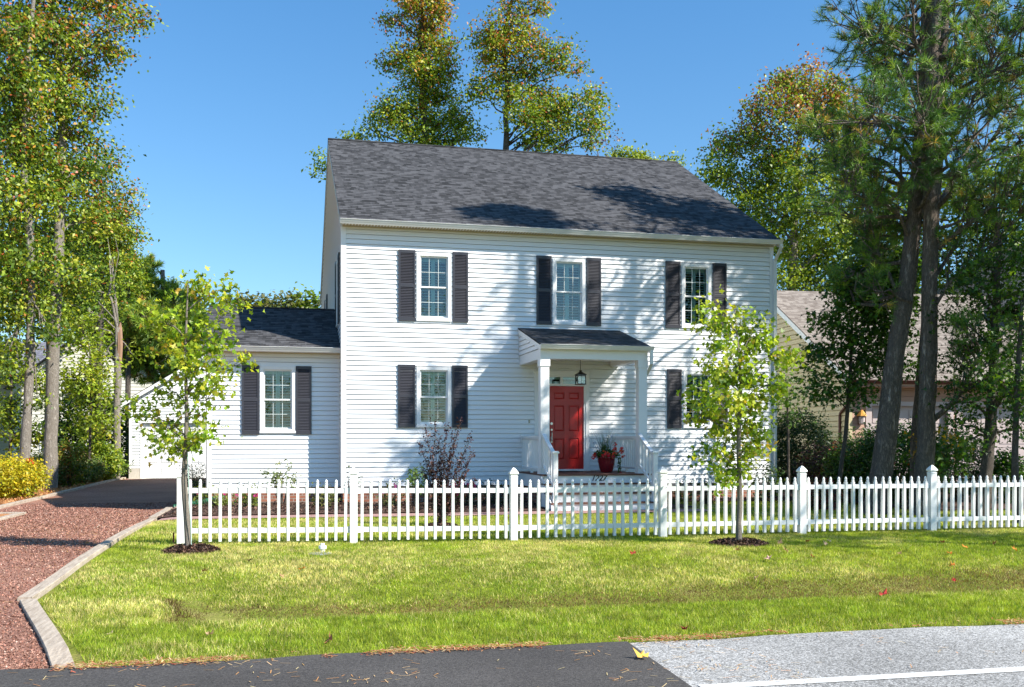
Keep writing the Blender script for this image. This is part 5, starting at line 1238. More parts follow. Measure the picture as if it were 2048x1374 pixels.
# ------------------------------------------------------------------ shrubs
def shrub(label, px, py, h, r, seed, name='shrub', cat='shrub', lsize=.06, pal=None, n=6, dens=2.0, csize=.14, lpc=16, tmpl=RHOMB, z=None, squash=1.0, flowers=None, group=None, lmat='leaf', D=None, up=.4, bark='greybark', sparse=False):
    c = ongnd(px, py) if D is None else at(px, py, D)
    g = gz(c.x, c.y)+.03; rng = np.random.default_rng(seed); random.seed(seed)
    o = empty(name, (c.x, c.y, g), label, cat, group)
    m = MB(); P = []
    for i in range(n*3):
        a = rng.uniform(0, 2*math.pi); q = r*rng.uniform(.1, .9); t = np.array([c.x+q*math.cos(a), c.y+q*math.sin(a)*squash, g+h*rng.uniform(.45, .92)*(1-.35*(q/r)**2)])
        b0 = np.array([c.x+.15*q*math.cos(a), c.y+.15*q*math.sin(a), g-.03]); md = (b0+t)/2+np.array([.1*q*math.cos(a), .1*q*math.sin(a), .05*h])
        m.tube([b0, md, t], [.012, .008, .003], 4); P.append(t)
    m.build('stems', M[bark], o)
    N = int(dens*60*(h*r*r)**.5); 
    if sparse: C0 = np.array(P)[rng.integers(0, len(P), N)]+rng.normal(size=(N, 3))*csize
    else:
        d = unit(rng.normal(size=(N, 3))); rad = rng.uniform(.35, 1, size=(N, 1))**.5
        C0 = np.array([c.x, c.y, g+h*.52])+d*rad*np.array([r, r*squash, h*.5])*(1+.12*rng.normal(size=(N, 1)))
    C0[:, 2] = np.maximum(C0[:, 2], g+.04)
    idx = np.repeat(np.arange(N), rng.poisson(lpc, N).clip(2)); C = C0[idx]+rng.normal(size=(len(idx), 3))*csize*.5
    C[:, 2] = np.maximum(C[:, 2], g+.02)
    pal = pal or [G1, G2]
    w_ = np.array([p[1] for p in pal], float); ci = rng.choice(len(pal), size=N, p=w_/w_.sum())[idx]
    npmesh('foliage', leaves(C, lsize, tmpl, rng, up, bias=unit(C-np.array([c.x, c.y, g+h*.4]))*.5), len(tmpl), M[lmat], o, ORG[o.name], palcol(pal, ci, rng))
    if flowers:
        cols, nf, sz = flowers; d = unit(rng.normal(size=(nf, 3))); d[:, 2] = np.abs(d[:, 2])*.8; d[:, 1] = -np.abs(d[:, 1])
        Fc = np.array([c.x, c.y, g+h*.55])+d*np.array([r, r*squash, h*.5])*rng.uniform(.7, 1.05, size=(nf, 1))
        Fc = Fc[rng.integers(0, nf, nf*7)]+rng.normal(size=(nf*7, 3))*sz*.4
        npmesh('flowers', leaves(Fc, sz, MAPLE, rng, .1, bias=np.array([0, -.9, 0])), len(MAPLE), M['petal'], o, ORG[o.name], palcol([(q, 1) for q in cols], rng.integers(0, len(cols), nf*7), rng, .12))
    return o
YEL = [((.52, .42, .02), 4), ((.38, .36, .02), 3), ((.20, .25, .02), 1)]
DG = [((.07, .13, .035), 4), ((.11, .17, .045), 3), ((.19, .20, .07), 1.5)]
PUR = [((.055, .022, .024), 4), ((.10, .045, .04), 2), ((.03, .015, .02), 3)]
MAG = [(.50, .03, .20), (.60, .06, .28)]
shrub('bright yellow leaved shrub at the left edge of the straw bed', 8, 1000, 1.15, 1.15, 101, pal=YEL, dens=12, csize=.18, lsize=.075, name='yellow_shrub')
for i, (px, py, h, r, lab) in enumerate([(75, 978, .80, .85, 'grey green azalea right of the yellow shrub'), (130, 970, .72, .85, 'dark azalea third from the left in the shrub row'), (165, 965, .78, .8, 'green azalea in the middle of the left shrub row'), (208, 958, .85, .9, 'bronze tipped azalea near the garage end of the row'), (100, 958, .95, .9, 'taller azalea at the foot of the thick pale trunk'), (236, 952, .7, .55, 'last small azalea of the row beside the garage')]):
    shrub(lab, px, py, h, r, 110+i, name='azalea_shrub', group='azaleas lining the driveway', pal=DG if i % 2 else [((.11, .17, .045), 4), ((.19, .21, .07), 2), ((.27, .19, .09), 1)], dens=11, csize=.2, lsize=.085)
shrub('reddish yellow loose bush right of the thick pale trunk', 138, 945, 1.5, .6, 117, pal=[((.10, .15, .02), 3), ((.22, .20, .03), 2), ((.30, .12, .03), .8)], dens=3.5, csize=.22, lsize=.10, D=34)
shrub('tall green bush filling the gap before the garage', 195, 940, 1.3, .9, 118, pal=[G2, G1, G3], dens=7, csize=.25, lsize=.12, D=38)
rf_ = shrub('red flower bunch at the foot of the slim pale trunk', 62, 935, 1.25, .25, 119, name='red_flower', cat='flower', pal=[((.05, .09, .02), 1)], dens=.6, flowers=([(.60, .03, .015), (.65, .08, .02)], 26, .11), D=29)
# front bed
shrub('small dark shrub in front of the garage door left of the wing', 395, 957, .95, .42, 120, pal=[GD, G2], dens=3, lsize=.05, D=27)
shrub('pale green hydrangea in front of the wing wall, right of the window', 565, 1013, 1.0, .36, 121, pal=[((.16, .21, .08), 3), ((.22, .25, .10), 1)], dens=1.1, csize=.10, lsize=.075, sparse=True)
shrub('sparse little shrub in front of the wing to main corner', 705, 1015, .95, .34, 122, pal=[((.12, .16, .06), 3), ((.07, .10, .04), 1)], dens=.7, csize=.07, lpc=7, lsize=.05, sparse=True)
shrub('upright green shrub below the lower left main window', 828, 1018, 1.02, .30, 123, pal=[((.10, .17, .03), 3), ((.06, .11, .02), 2)], dens=1.6, csize=.11, lsize=.07, sparse=True)
shrub('pink azalea in the mulch nearest the fence end', 500, 1018, .5, .34, 124, name='azalea_shrub', pal=[((.12, .17, .03), 3), ((.24, .25, .04), 1)], flowers=(MAG, 4, .05))
shrub('yellow green azalea beside the pink azalea', 425, 1018, .45, .38, 125, name='azalea_shrub', pal=[((.18, .22, .04), 3), ((.10, .14, .03), 2)], flowers=(MAG, 6, .04))
shrub('low azalea between hydrangea and fence post', 645, 1018, .48, .32, 126, name='azalea_shrub', pal=[((.13, .15, .04), 3), ((.2, .2, .05), 1)])
shrub('azalea with a few lilac blooms right of the second fence post', 782, 1018, .55, .36, 127, name='azalea_shrub', pal=[((.10, .12, .04), 3), ((.16, .15, .06), 1)], flowers=([(.45, .12, .35)], 5, .05))
shrub('azalea covered in magenta blooms behind the purple shrub', 925, 1016, .62, .36, 128, name='azalea_shrub', pal=[((.06, .10, .03), 3)], flowers=(MAG, 22, .06))
shrub('dark green azalea beside the porch step stringer', 985, 1014, .5, .4, 129, name='azalea_shrub', pal=[((.03, .06, .02), 3), ((.05, .08, .02), 1)])
shrub('dark shrub right of the porch steps', 1350, 1012, .5, .35, 130, pal=[GD, G2]); shrub('small dark shrub before the right front wall', 1410, 1010, .55, .38, 131, pal=[GD, ((.10, .07, .04), 1)])
shrub('green shrub at the right house corner by the downspout', 1530, 1004, .95, .40, 132, pal=[((.05, .10, .02), 3), ((.10, .16, .03), 2)], lsize=.075, dens=1.8)
# neighbour border shrubs
for i, (px, py, h, r, pal, lab, ls) in enumerate([
    (1600, 985, 2.3, 1.0, [((.022, .05, .015), 3), ((.035, .07, .02), 2)], 'tall dark evergreen shrub against the cream gable wall', .08),
    (1655, 1000, 1.4, .8, PUR+[((.10, .13, .03), 3)], 'bronze leaved shrub behind the fence right of the house corner', .06),
    (1680, 990, 1.35, .5, PUR, 'dark purple shrub below the brown downspout', .05),
    (1720, 1005, 1.6, .85, [((.045, .10, .02), 3), ((.10, .18, .03), 2), ((.22, .06, .03), .4)], 'green shrub with a few red leaves at the foot of the leaning maple', .07),
    (1790, 1010, 1.85, 1.05, [((.03, .075, .018), 3), ((.07, .15, .025), 2)], 'dense glossy green shrub below the leaning pine', .08),
    (1915, 1005, 1.6, .9, [((.025, .06, .02), 3), ((.05, .09, .03), 2)], 'dark loose shrub right of the straight pine', .06),
    (1640, 1020, .55, .5, [((.22, .03, .03), 2), ((.08, .08, .03), 2)], 'low red leaved shrub close behind the fence', .05),
    (2020, 1010, 1.2, .4, [((.08, .17, .02), 3), ((.12, .2, .03), 1)], 'light green sapling at the far right behind the fence', .08)]):
    shrub(lab, px, py, h, r, 140+i, pal=pal, lsize=ls, dens=8, csize=.16, name='border_shrub')
shrub('sweetgum sprout with orange star shaped leaves at the base of the straight pine', 1868, 1020, 2.15, .72, 150, name='sweetgum_sprout', pal=[((.05, .12, .02), 5), ((.09, .17, .02), 3), ((.52, .30, .02), 1.3), ((.50, .15, .03), .3)], tmpl=STAR, lsize=.13, dens=1.5, csize=.2, lpc=10, up=.1, sparse=True)
# purple leaf crape myrtle in front of the bed
c = ongnd(881, 1054); rng = np.random.default_rng(5); Dm = c.x*SN+c.y*CS
cm = empty('purple_shrub', (c.x, c.y, c.z), 'upright purple leaved shrub with fanning stems in front of the lower left window', 'shrub')
m = MB(); C = []
for tip in [(838.6, 883), (850, 856), (868.7, 839), (878, 870), (895, 849), (910, 862), (921, 836), (943, 868), (946, 907), (855, 920), (935, 940), (950, 960), (845, 930), (905, 900), (885, 905), (865, 900), (925, 905)]:
    t = at(tip[0], tip[1], Dm+rng.uniform(-.3, .3)); b0 = Vector((c.x+rng.uniform(-.04, .04), c.y+rng.uniform(-.04, .04), c.z+.03)); mid = Vector((c.x+(t.x-c.x)*.45, c.y+(t.y-c.y)*.4, c.z+(t.z-c.z)*.5))
    pts = [b0, b0.lerp(mid, .5)+Vector((rng.normal()*.01, 0, 0)), mid, mid.lerp(t, .5)+Vector((rng.normal()*.015, 0, 0)), t]; m.tube(pts, [.008, .007, .006, .004, .002], 5)
    for k in range(1, 5):
        a, b_ = pts[k-1], pts[k]; nn = 62 if k > 1 else 14
        for _ in range(nn):
            u = rng.uniform(); p = a.lerp(b_, u); C.append(np.array(p)+rng.normal(size=3)*.035)
m.build('stems', M['greybark'], cm); C = np.array(C)
npmesh('foliage', leaves(C, .056, LANCE*np.array([1, 1.3]), rng, .2), 4, M['leaf'], cm, ORG[cm.name], palcol(PUR+[((.16, .08, .07), 1)], rng.choice(4, len(C), p=[.4, .25, .2, .15]), rng))
c2 = at(1676, 985, 22.3)

# ------------------------------------------------------------------ flower pot on the porch
p_ = onY(1213, 944, 22.3); px_, py_ = p_.x, 22.3
fp = empty('flower_pot', (px_, py_, PZ), 'glossy dark red flower pot with spiky grass and red blooms on the porch', 'flower pot')
m = MB(); m.lathe([(.125, .0), (.135, .01), (.175, .12), (.205, .25), (.212, .33), (.222, .345), (.222, .37), (.205, .37), (.198, .34), (.02, .33)], (px_, py_, PZ), 28); m.build('pot', M['potred'], fp, smooth=True)
rng = np.random.default_rng(9); zt_ = PZ+.36
V = []; cc = []
for i in range(95):
    a = rng.uniform(0, 6.283); l = rng.uniform(.35, .80); le = rng.uniform(.05, .42); d = np.array([math.cos(a)*le, math.sin(a)*le, 1]); b0 = np.array([px_-.05+rng.normal()*.04, py_+rng.normal()*.04, zt_])
    s = np.array([-math.sin(a), math.cos(a), 0])*.007; prev = b0
    for k in range(1, 4):
        t = k/3; p = b0+d*l*t*np.array([1+.5*t, 1+.5*t, 1-.12*t]); w0, w1 = 1-(k-1)/3.3, 1-k/3.02
        V += [prev-s*w0, prev+s*w0, p+s*w1, p-s*w1]; prev = p; cc.append((.045, .10, .035) if rng.uniform() < .7 else (.09, .15, .06))
npmesh('spiky_grass', np.array(V), 4, M['leaf'], fp, ORG[fp.name], np.array(cc))
N = 800; d = unit(rng.normal(size=(N, 3))); C = np.array([px_, py_, zt_+.06])+d*np.array([.34, .30, .13])*rng.uniform(.3, 1, size=(N, 1))
tr_ = np.array([[px_+.26+.03*math.sin(k*2.), py_-.15, zt_-.02-k*.011] for k in range(34)]); C = np.concatenate([C, tr_, tr_+.015])
npmesh('foliage', leaves(C, .055, LANCE*np.array([1, 1.8]), rng, .3), 4, M['leaf'], fp, ORG[fp.name], palcol([((.035, .09, .02), 1), ((.07, .16, .03), 1)], rng.integers(0, 2, len(C)), rng))
Fp = np.array([[-.36, -.1, .0], [-.34, -.12, .05], [-.12, -.28, .09], [-.06, -.3, .08], [.08, -.3, .10], [.12, -.28, .17], [.10, -.25, .2], [.30, -.2, .16], [.33, -.18, .19], [.31, -.15, .13], [.36, -.1, .02], [.05, -.3, .03], [.17, -.1, .3], [.28, -.16, -.40], [-.15, -.26, .03]])
for gi in ((0, 1), (2, 3, 14, 11), (4, 5, 6), (12,), (7, 8, 9), (10,), (13,)):
    nf = 14*len(gi); Q = Fp[np.array(gi)][rng.integers(0, len(gi), nf)]+rng.normal(size=(nf, 3))*.022+np.array([px_, py_, zt_])
    npmesh('flower_bunch', leaves(Q, .05, MAPLE, rng, .0, bias=np.array([.2, -1.1, 0])), 10, M['petal'], fp, ORG[fp.name], palcol([((.62, .015, .03), 3), ((.55, .08, .02), 1), ((.65, .10, .12), 1)], rng.integers(0, 3, nf), rng))

# ------------------------------------------------------------------ small things
a = ongnd(352, 1022); m = MB(); pts = []; rr = []
n = 46
for i in range(n+1):
    t = i/n; x = a.x-.08+t*1.05; y = a.y+.25+.5*t*t; pts.append((x, y, gz(x, y)+.085+.13*t*t)); rr.append(.058+(.006 if i % 2 else -.004))
m.tube(pts, rr, 12); m.build('drain_pipe', M['pipegreen'], None, pts[0], label='dark green ribbed drain pipe lying behind the fence end post', cat='pipe')
p = ongnd(345, 1024); m = MB(); m.lathe([(.03, -.02), (.10, .0), (.11, .05), (.07, .09), (.01, .10)], (p.x+.12, p.y-.02, p.z+.02), 9); m.build('rock', pbr('pink_rock', (.45, .27, .22), .9, .2, bump=(12, .6, .02)), None, (p.x, p.y, p.z), label='small pinkish rock beside the green drain pipe', cat='rock')
p = ongnd(346, 1089); m = MB(); m.tube([(p.x, p.y, p.z-.05), (p.x+.01, p.y, p.z+.17)], .012, 6); m.build('metal_stake', M['rust'], None, p, label='thin rusty stake in the grass left of the fence end post', cat='stake')
p = ongnd(645, 1104); m = MB(); m.lathe([(.035, .0), (.035, .045), (.052, .045), (.052, .085), (.03, .088), (.028, .115), (.008, .118)], tuple(p), 14); m.build('cleanout_cap', M['pvc'], None, p, smooth=False, label='white plastic pipe cap sticking up from the lawn', cat='pipe cap')
p = ongnd(640, 1108); m = MB(); m.lathe([(.16, .0), (.16, .008), (.14, .012), (.01, .013)], tuple(p), 24); m.build('utility_cover', M['flag'], None, p, label='round grey utility cover set in the lawn', cat='cover')
p = at(384, 1104, D1); m = MB(); m.tube([at(375, 905, D1-.05), at(377, 960, D1-.06), at(381, 1040, D1-.07), at(383, 1098, D1-.05)], .006, 5); m.build('tree_strap', pbr('strap', (.35, .5, .42), .6), None, p, label='thin green tie strap along the left young maple trunk', cat='strap')
# ================================================================== GRASS
rng = np.random.default_rng(77)
def inview(x, y, mg=420):
    L = x*CS-y*SN; D = x*SN+y*CS; u = 1024+F*L/D; return (u > -mg) & (u < 2048+mg) & (D > 1)
def lawn(name, x0, x1, y0, y1, dens, hmin, hmax, w, mask, label=None):
    N = int(dens*(x1-x0)*(y1-y0)); x = rng.uniform(x0, x1, N); y = rng.uniform(y0, y1, N)
    k = inview(x, y) & mask(x, y); x, y = x[k], y[k]; N = len(x)
    dry = fbm(x, y, 1.1, 1); dry2 = fbm(x, y, .35, 4); gr = fbm(x, y, 2.4, 8)
    # worn, browner turf in the ditch
    xb_ = x+.55*npst(9.6, 11.5, y); e = npst(-1.15, -.75, xb_); dn = vnoise(x, y, .5, 51); ditch = e*npst(8.7, 8.85, y)*(1-npst(10.0+.3*dn+.25*npst(1.5, 6, x), 10.4+.45*dn+.65*npst(1.5, 6, x), y))*np.clip(.25+1.3*fbm(x, y*1.6, .45, 61), .2, 1.15)*(.9+.4*(x < .0))
    keep = rng.uniform(size=N) > .25*ditch; x, y, dry, dry2, gr, ditch = [a[keep] for a in (x, y, dry, dry2, gr, ditch)]; N = len(x)
    clump = vnoise(x, y, .10, 41)[..., None]; g = np.array([(.265, .345, .028)]); g2 = np.array([(.41, .45, .050)]); st = np.array([(.68, .58, .24)]); br = np.array([(.20, .125, .052)]); dk = np.array([(.10, .20, .016)])
    t = np.clip(1.6*(gr-.28)+.25*rng.normal(size=N), 0, 1)[:, None]; col = g*(1-t)+g2*t
    s = rng.uniform(size=N) < np.clip((.22+1.6*(dry-.47)+.9*(dry2-.5)+.10*(x < 3))*(1-.65*npst(9.0, 8.5, y)*npst(-1, 1, x)), .04, .85); col[s] = st*(1+.15*rng.normal(size=(s.sum(), 1)))
    s = rng.uniform(size=N) < .18; col[s] = dk
    s = rng.uniform(size=N) < np.clip(ditch*1.6-.08, 0, .90); col[s] = br*(1-.35*(x[s] < 0))[:, None]*(1+.25*rng.normal(size=(s.sum(), 1)))
    s = rng.uniform(size=N) < .55*npst(7.34, 7.12, y+.15*dry2); col[s] = np.array([(.36, .19, .08)])*(1+.2*rng.normal(size=(s.sum(), 1)))
    col = col*(1+.16*rng.normal(size=(N, 1)))*(.62+.72*clump)
    h = rng.uniform(hmin, hmax, N)*(.75+.5*dry2)*(1-.35*np.clip(ditch, 0, 1)); a = rng.uniform(0, 2*np.pi, N); ln = rng.uniform(.15, .85, N)
    z = gzn(x, y)-.004; b = rng.uniform(0, 2*np.pi, N); wx = np.cos(b)*w/2; wy = np.sin(b)*w/2
    P0 = np.stack([x-wx, y-wy, z], 1); P1 = np.stack([x+wx, y+wy, z], 1); T_ = np.stack([x+np.cos(a)*ln*h, y+np.sin(a)*ln*h, z+h*np.sqrt(1-.5*ln**2)], 1)
    V = np.stack([P0, P1, T_], 1).reshape(-1, 3)
    return npmesh(name, V, 3, M['grassb'], None, (0, 0, 0), np.clip(col, .01, .9), kind='stuff', label=label, cat='grass')
def right_of_timber(x, y):
    e = np.where(y < 10.04, -1.27-(y-7.1)/2.94*.97, -2.24-(y-10.04)*.0165); return x > e
ringm = lambda x, y: np.ones_like(x, bool)
rings = [(ongnd(383, 1104), .33), (ongnd(1478, 1089), .40), (ongnd(881, 1054), .28)]
def base(x, y):
    k = right_of_timber(x, y)
    for c_, r_ in rings: k &= ((x-c_.x)**2+(y-c_.y)**2) > (r_*(.93+.1*np.sin(9*np.arctan2(y-c_.y, x-c_.x))))**2
    return k
lawn('grass', -2.4, 9.5, 7.05, 9.6, 7500, .025, .055, .0055, base, 'short sunlit grass blades of the verge beside the road')
lawn('grass', -2.6, 14.5, 9.6, 14.7, 4600, .025, .052, .0075, base, 'yellow green lawn blades between the ditch and the fence')
lawn('grass', -2.6, 17.5, 14.7, 20.2, 2300, .03, .06, .011, lambda x, y: base(x, y) & ((y < 19.60) | (x > 8.95)), 'green lawn blades behind the fence')
lawn('grass', 8.6, 16.5, 20.2, 22.75, 1700, .03, .06, .012, lambda x, y: (y < np.where(x > 13.1, 18.7, 22.7)), 'shaded lawn blades before the right wall')
# pine needles and leaf crumbs
def litter(name, N, fn, L, w, cols, label, tri=False):
    P = fn(N); a = rng.uniform(0, 6.283, len(P)); d = np.stack([np.cos(a), np.sin(a), rng.normal(size=len(P))*.08], 1); s = np.stack([-np.sin(a), np.cos(a), 0*a], 1)
    l = L*rng.uniform(.5, 1.2, size=(len(P), 1)); V = np.stack([P-d*l/2-s*w/2, P-d*l/2+s*w/2, P+d*l/2+s*w/2, P+d*l/2-s*w/2], 1).reshape(-1, 3)
    npmesh(name, V, 4, M['litter'], None, (0, 0, 0), palcol([(c_, 1) for c_ in cols], rng.integers(0, len(cols), len(P)), rng), kind='stuff', label=label, cat='litter')
def f1(N):
    x = rng.uniform(-6.5, -2.3, N); y = 8+rng.uniform(0, 1, N)**.8*16; k = (fbm(x, y, .9, 12)+.25*rng.normal(size=N) > .55) & (x < -2.35-(y-10)*.0165); x, y = x[k], y[k]
    return np.stack([x, y, gzn(x, y)+.028+.006*rng.uniform(size=len(x))], 1)
litter('pine_needle_litter', 4200, f1, .13, .006, [(.50, .28, .10), (.36, .18, .07), (.58, .38, .17)], 'orange pine needles strewn over the red driveway')
def f2(N):
    x = rng.uniform(-1.5, 8, N); y = 7.08+rng.normal(size=N)*.055; k = (fbm(x, y, .5, 22) > .44) & (y < 7.4); x, y = x[k], y[k]
    return np.stack([x, y, np.maximum(gzn(x, y)+.02, .02)+.012*rng.uniform(size=len(x))], 1)
litter('verge_litter', 5200, f2, .042, .008, [(.45, .24, .10), (.30, .14, .06), (.55, .38, .20), (.38, .10, .05)], 'dry leaf crumbs and needles along the road edge')
def f3(N):
    x = rng.uniform(-2, 8, N); y = rng.uniform(5.6, 7.0, N); k = fbm(x, y, .35, 31)+.1*rng.normal(size=N) > .64; x, y = x[k], y[k]
    return np.stack([x, y, .021+.004*rng.uniform(size=len(x))], 1)
litter('road_litter', 2600, f3, .07, .005, [(.50, .26, .10), (.58, .42, .22)], 'scattered pine needles on the asphalt')
N = 110000; y = 7.2+rng.uniform(0, 1, N)**1.7*21; x = rng.uniform(-6.6, -1.4, N); k = (x < np.where(y < 10.04, -1.45-(y-7.1)/2.94*.97, -2.42)) & inview(x, y); x, y = x[k], y[k]
C = np.stack([x, y, gzn(x, y)+.024+.006*rng.uniform(size=len(x))], 1)
V = leaves(C, (.013+.0007*(y-7)).clip(.013, .024)[:, None], np.array([(-.5, -.2), (.1, -.45), (.5, .1), (-.1, .45)]), rng, .35)
npmesh('gravel_chips', V, 4, M['stone'], None, (0, 0, 0), palcol([((.31, .155, .11), 4), ((.18, .085, .06), 3), ((.42, .24, .18), 2), ((.46, .33, .27), .5)], rng.choice(4, len(C), p=[.42, .34, .20, .04]), rng), kind='stuff', label='loose red stone chips of the driveway', cat='gravel')
def chips(name, fn, N, label, pal):
    P = fn(N); V = leaves(P, .07, np.array([(-.5, -.13), (.5, -.1), (.46, .11), (-.48, .14)]), rng, .7)
    npmesh(name, V, 4, M['litter'], None, (0, 0, 0), palcol(pal, rng.integers(0, len(pal), len(P)), rng, .2), kind='stuff', label=label, cat='mulch')
def f4(N):
    x = rng.uniform(-2.35, 12.5, N); y = rng.uniform(20.45, 23.5, N); k = (y > 22.75) | (x < 5.8); x, y = x[k], y[k]; return np.stack([x, y, gzn(x, y)+.06+.025*rng.uniform(size=len(x))], 1)
chips('mulch_chips', f4, 9000, 'dark shredded mulch in the bed along the house', [((.03, .018, .015), 1), ((.08, .045, .035), 1), ((.22, .14, .10), 1), ((.012, .01, .01), 1)])
def f5(N):
    x = rng.uniform(-12, -6.9, N); y = rng.uniform(24, 41, N); return np.stack([x, y, gzn(x, y)+.07+.03*rng.uniform(size=len(x))], 1)
chips('straw_chips', f5, 12000, 'orange pine straw under the left shrubs', [((.42, .20, .08), 1), ((.30, .13, .05), 1), ((.55, .32, .15), 1)])
# individually countable fallen leaves
leafspots = [(160/2.415+1200, 1113.5, 'small red'), (1560, 1090, 'tan'), (1615, 1088, 'rust orange'), (1651, 1095, 'pale tan'), (1658, 1089, 'cream'), (1570, 1108, 'tan'), (1625, 1132, 'reddish'), (1537, 1153, 'pale pink'), (1512, 1185, 'pale pink'), (1899, 1141, 'orange'), (1904, 1164, 'orange'), (1908, 1179, 'red'), (1930, 1099, 'orange'), (1886, 1090, 'brown'), (1767, 1196, 'red'),
             (410, 1156, 'brown'), (604, 1149, 'orange'), (564, 1204, 'tan'), (500, 1127, 'dark brown'), (420, 1280, 'pale brown'), (317, 1327, 'cream'), (220, 1270, 'pale'), (660, 1287, 'brown'), (1018, 1040, 'rust'), (1283, 1317, 'yellow'), (1370, 1271, 'dark red'), (1800, 1120, 'tan'), (2028, 1107, 'orange'), (1990, 1093, 'brown'), (1475, 1106, 'tan'), (174, 1093, 'tan')]
CL = {'small red': (.42, .07, .04), 'tan': (.45, .28, .15), 'rust orange': (.50, .16, .04), 'pale tan': (.60, .42, .26), 'cream': (.68, .52, .34), 'reddish': (.42, .10, .06), 'pale pink': (.62, .36, .28), 'orange': (.60, .22, .04), 'red': (.45, .05, .04), 'brown': (.28, .13, .06), 'dark brown': (.12, .06, .04), 'pale brown': (.50, .33, .2), 'pale': (.65, .5, .35), 'rust': (.4, .14, .05), 'yellow': (.85, .52, .10), 'dark red': (.30, .05, .05)}
near = ['right of the porch steps line', 'right of the second mulch ring', 'right of the second mulch ring', 'in front of the fifth fence post', 'behind the pale one before the fifth post', 'in the lawn before the fifth post', 'on the mid lawn at right', 'above the ditch at right', 'beside the ditch at right', 'on the lawn at far right', 'just below the far right one', 'lowest at far right', 'near the last fence post', 'left of the last fence post', 'in the worn ditch turf',
        'below the left mulch ring', 'on the left lawn', 'on the lawn above the ditch', 'beside the left mulch ring', 'on the verge at left', 'at the road edge by the timber', 'near the front timber', 'on the verge near the road', 'behind the fence before the steps', 'on the asphalt joint', 'at the grass edge over the grey road', 'in the tree shade at right', 'by the right edge under the fence', 'in the shade near the last post', 'beside the right mulch ring', 'on the red driveway']
for i, ((px, py, kind_), nr_) in enumerate(zip(leafspots, near)):
    if py > 1286 and px > 1000: c = gnd(px, py, .02)
    else: c = ongnd(px, py)
    if px > 240 or py < 1100: c.z += .035 if py < 1286 else .012
    s = .085 if px != 1283 else .09
    V = leaves(np.array([[c.x, c.y, c.z]]), s, MAPLE, rng, 1.4); V[:, 2] += .022*np.array([0, 1, .3, 1.2, .3, 1.4, .2, .9, .3, .8])
    # curl: split into triangles round the centre
    cen = V.mean(0)-np.array([0, 0, .006]); T_ = []
    for k in range(10): T_ += [cen, V[k], V[(k+1) % 10]]
    npmesh('fallen_leaf', np.array(T_), 3, M['litter'], None, tuple(c), np.tile(np.array(CL[kind_]), (10, 1)), label=f'{kind_} fallen leaf lying {nr_}', cat='leaf', group='fallen leaves on the lawn and road')

# ================================================================== OFF-FRAME TREES THAT SHADE THE LAWN AND FACADE, AND ARE MIRRORED IN THE WINDOWS
def wtree(label, x, y, zt, lobes, seed, **kw):
    rng = np.random.default_rng(seed); random.seed(seed); o = empty('roadside_tree', (x, y, 0), label, 'tree', 'trees standing outside the right edge and across the road')
    path = [(x, y, 0, .22), (x, y, zt*.5, .17), (x+.2, y, zt, .06)]
    grow(o, path, [((x+a, y+b, c_), r_) for a, b, c_, r_ in lobes], rng, **dict(dict(DK=4, csize=.5, lpc=22, lsize=.20, pal=[G1, G2, G3], twr=.014, shell=.3, minlimb=3), **kw))
#@@SHADE@@
wtree('roadside tree beyond the right edge in front of the fence', 16.2, 7.6, 9, [(0, 0, 8.5, (1.5, 1.2, .8)), (-1.4, .2, 7.6, (1.2, .8, .5)), (1.6, .4, 7.4, (1.4, .9, .7)), (.3, -.6, 9.4, (1.1, .8, .6)), (1.0, 1.2, 6.6, (1.2, .7, .5)), (3, .5, 8, (1.4, 1, .8)), (-2.6, .9, 8.6, (.9, .6, .4))], 201, dens=1.0)
wtree('leafy tree beyond the right edge just behind the fence line', 15.8, 13.6, 8.5, [(0, 0, 7, (1.6, 1.5, .9)), (-1.0, 1.0, 5.6, (1.3, 1.2, .6)), (1.2, -.6, 6, (1.4, 1.1, .8)), (.4, 1.6, 7.6, (1.3, 1.2, .6)), (1.4, 2.2, 5.4, (1.3, 1.2, .6)), (-.4, -1.6, 5.2, (1.0, .8, .4))], 204, dens=1.0)
wtree('tall tree beyond the right edge whose crown reaches above the roof line', 18.3, 19.0, 16, [(-1.3, 1.6, 16.4, (1.0, .9, .35)), (-.3, .7, 15.9, (1.2, 1.0, .45)), (.9, -.5, 15.4, (1.3, 1.0, .5)), (-.9, .4, 15.1, (1.2, .9, .35)), (2.1, -1.3, 15.0, (1.3, 1.0, .5)), (.5, .3, 14.6, (1.4, 1.0, .4)), (3.2, -1.6, 14.6, (1.3, 1.0, .5)), (1.5, 0, 13.2, (1.2, 1.1, .4)), (3.0, 0, 12.2, (1.4, 1.2, .6)), (3.2, 0, 10.2, (1.4, 1.2, .8))], 205, dens=3.5, minlimb=8, lsize=.26, csize=.4)
wtree('dense roadside tree beyond the right edge beside the neighbour drive', 18.5, 13.5, 13, [(0, 0, 11, (2.4, 2.4, 2)), (-1.6, 1, 8, (2, 2, 1.6)), (1.5, 1, 8.5, (2, 2, 1.6)), (0, 2.2, 6, (2, 1.8, 1.4)), (-.5, -.5, 13.2, (1.8, 1.8, 1.2))], 202, dens=1.0)
wtree('tall roadside tree beyond the right edge near the neighbour garage', 22.5, 18, 15, [(0, 0, 13, (2.6, 2.6, 2.2)), (-1.5, 1, 9.5, (2.2, 2.2, 1.8)), (1.5, -1, 10, (2, 2, 1.6)), (0, 0, 6.5, (2.4, 2.4, 1.4)), (0, 0, 16, (1.8, 1.8, 1.6))], 203, dens=1.0)
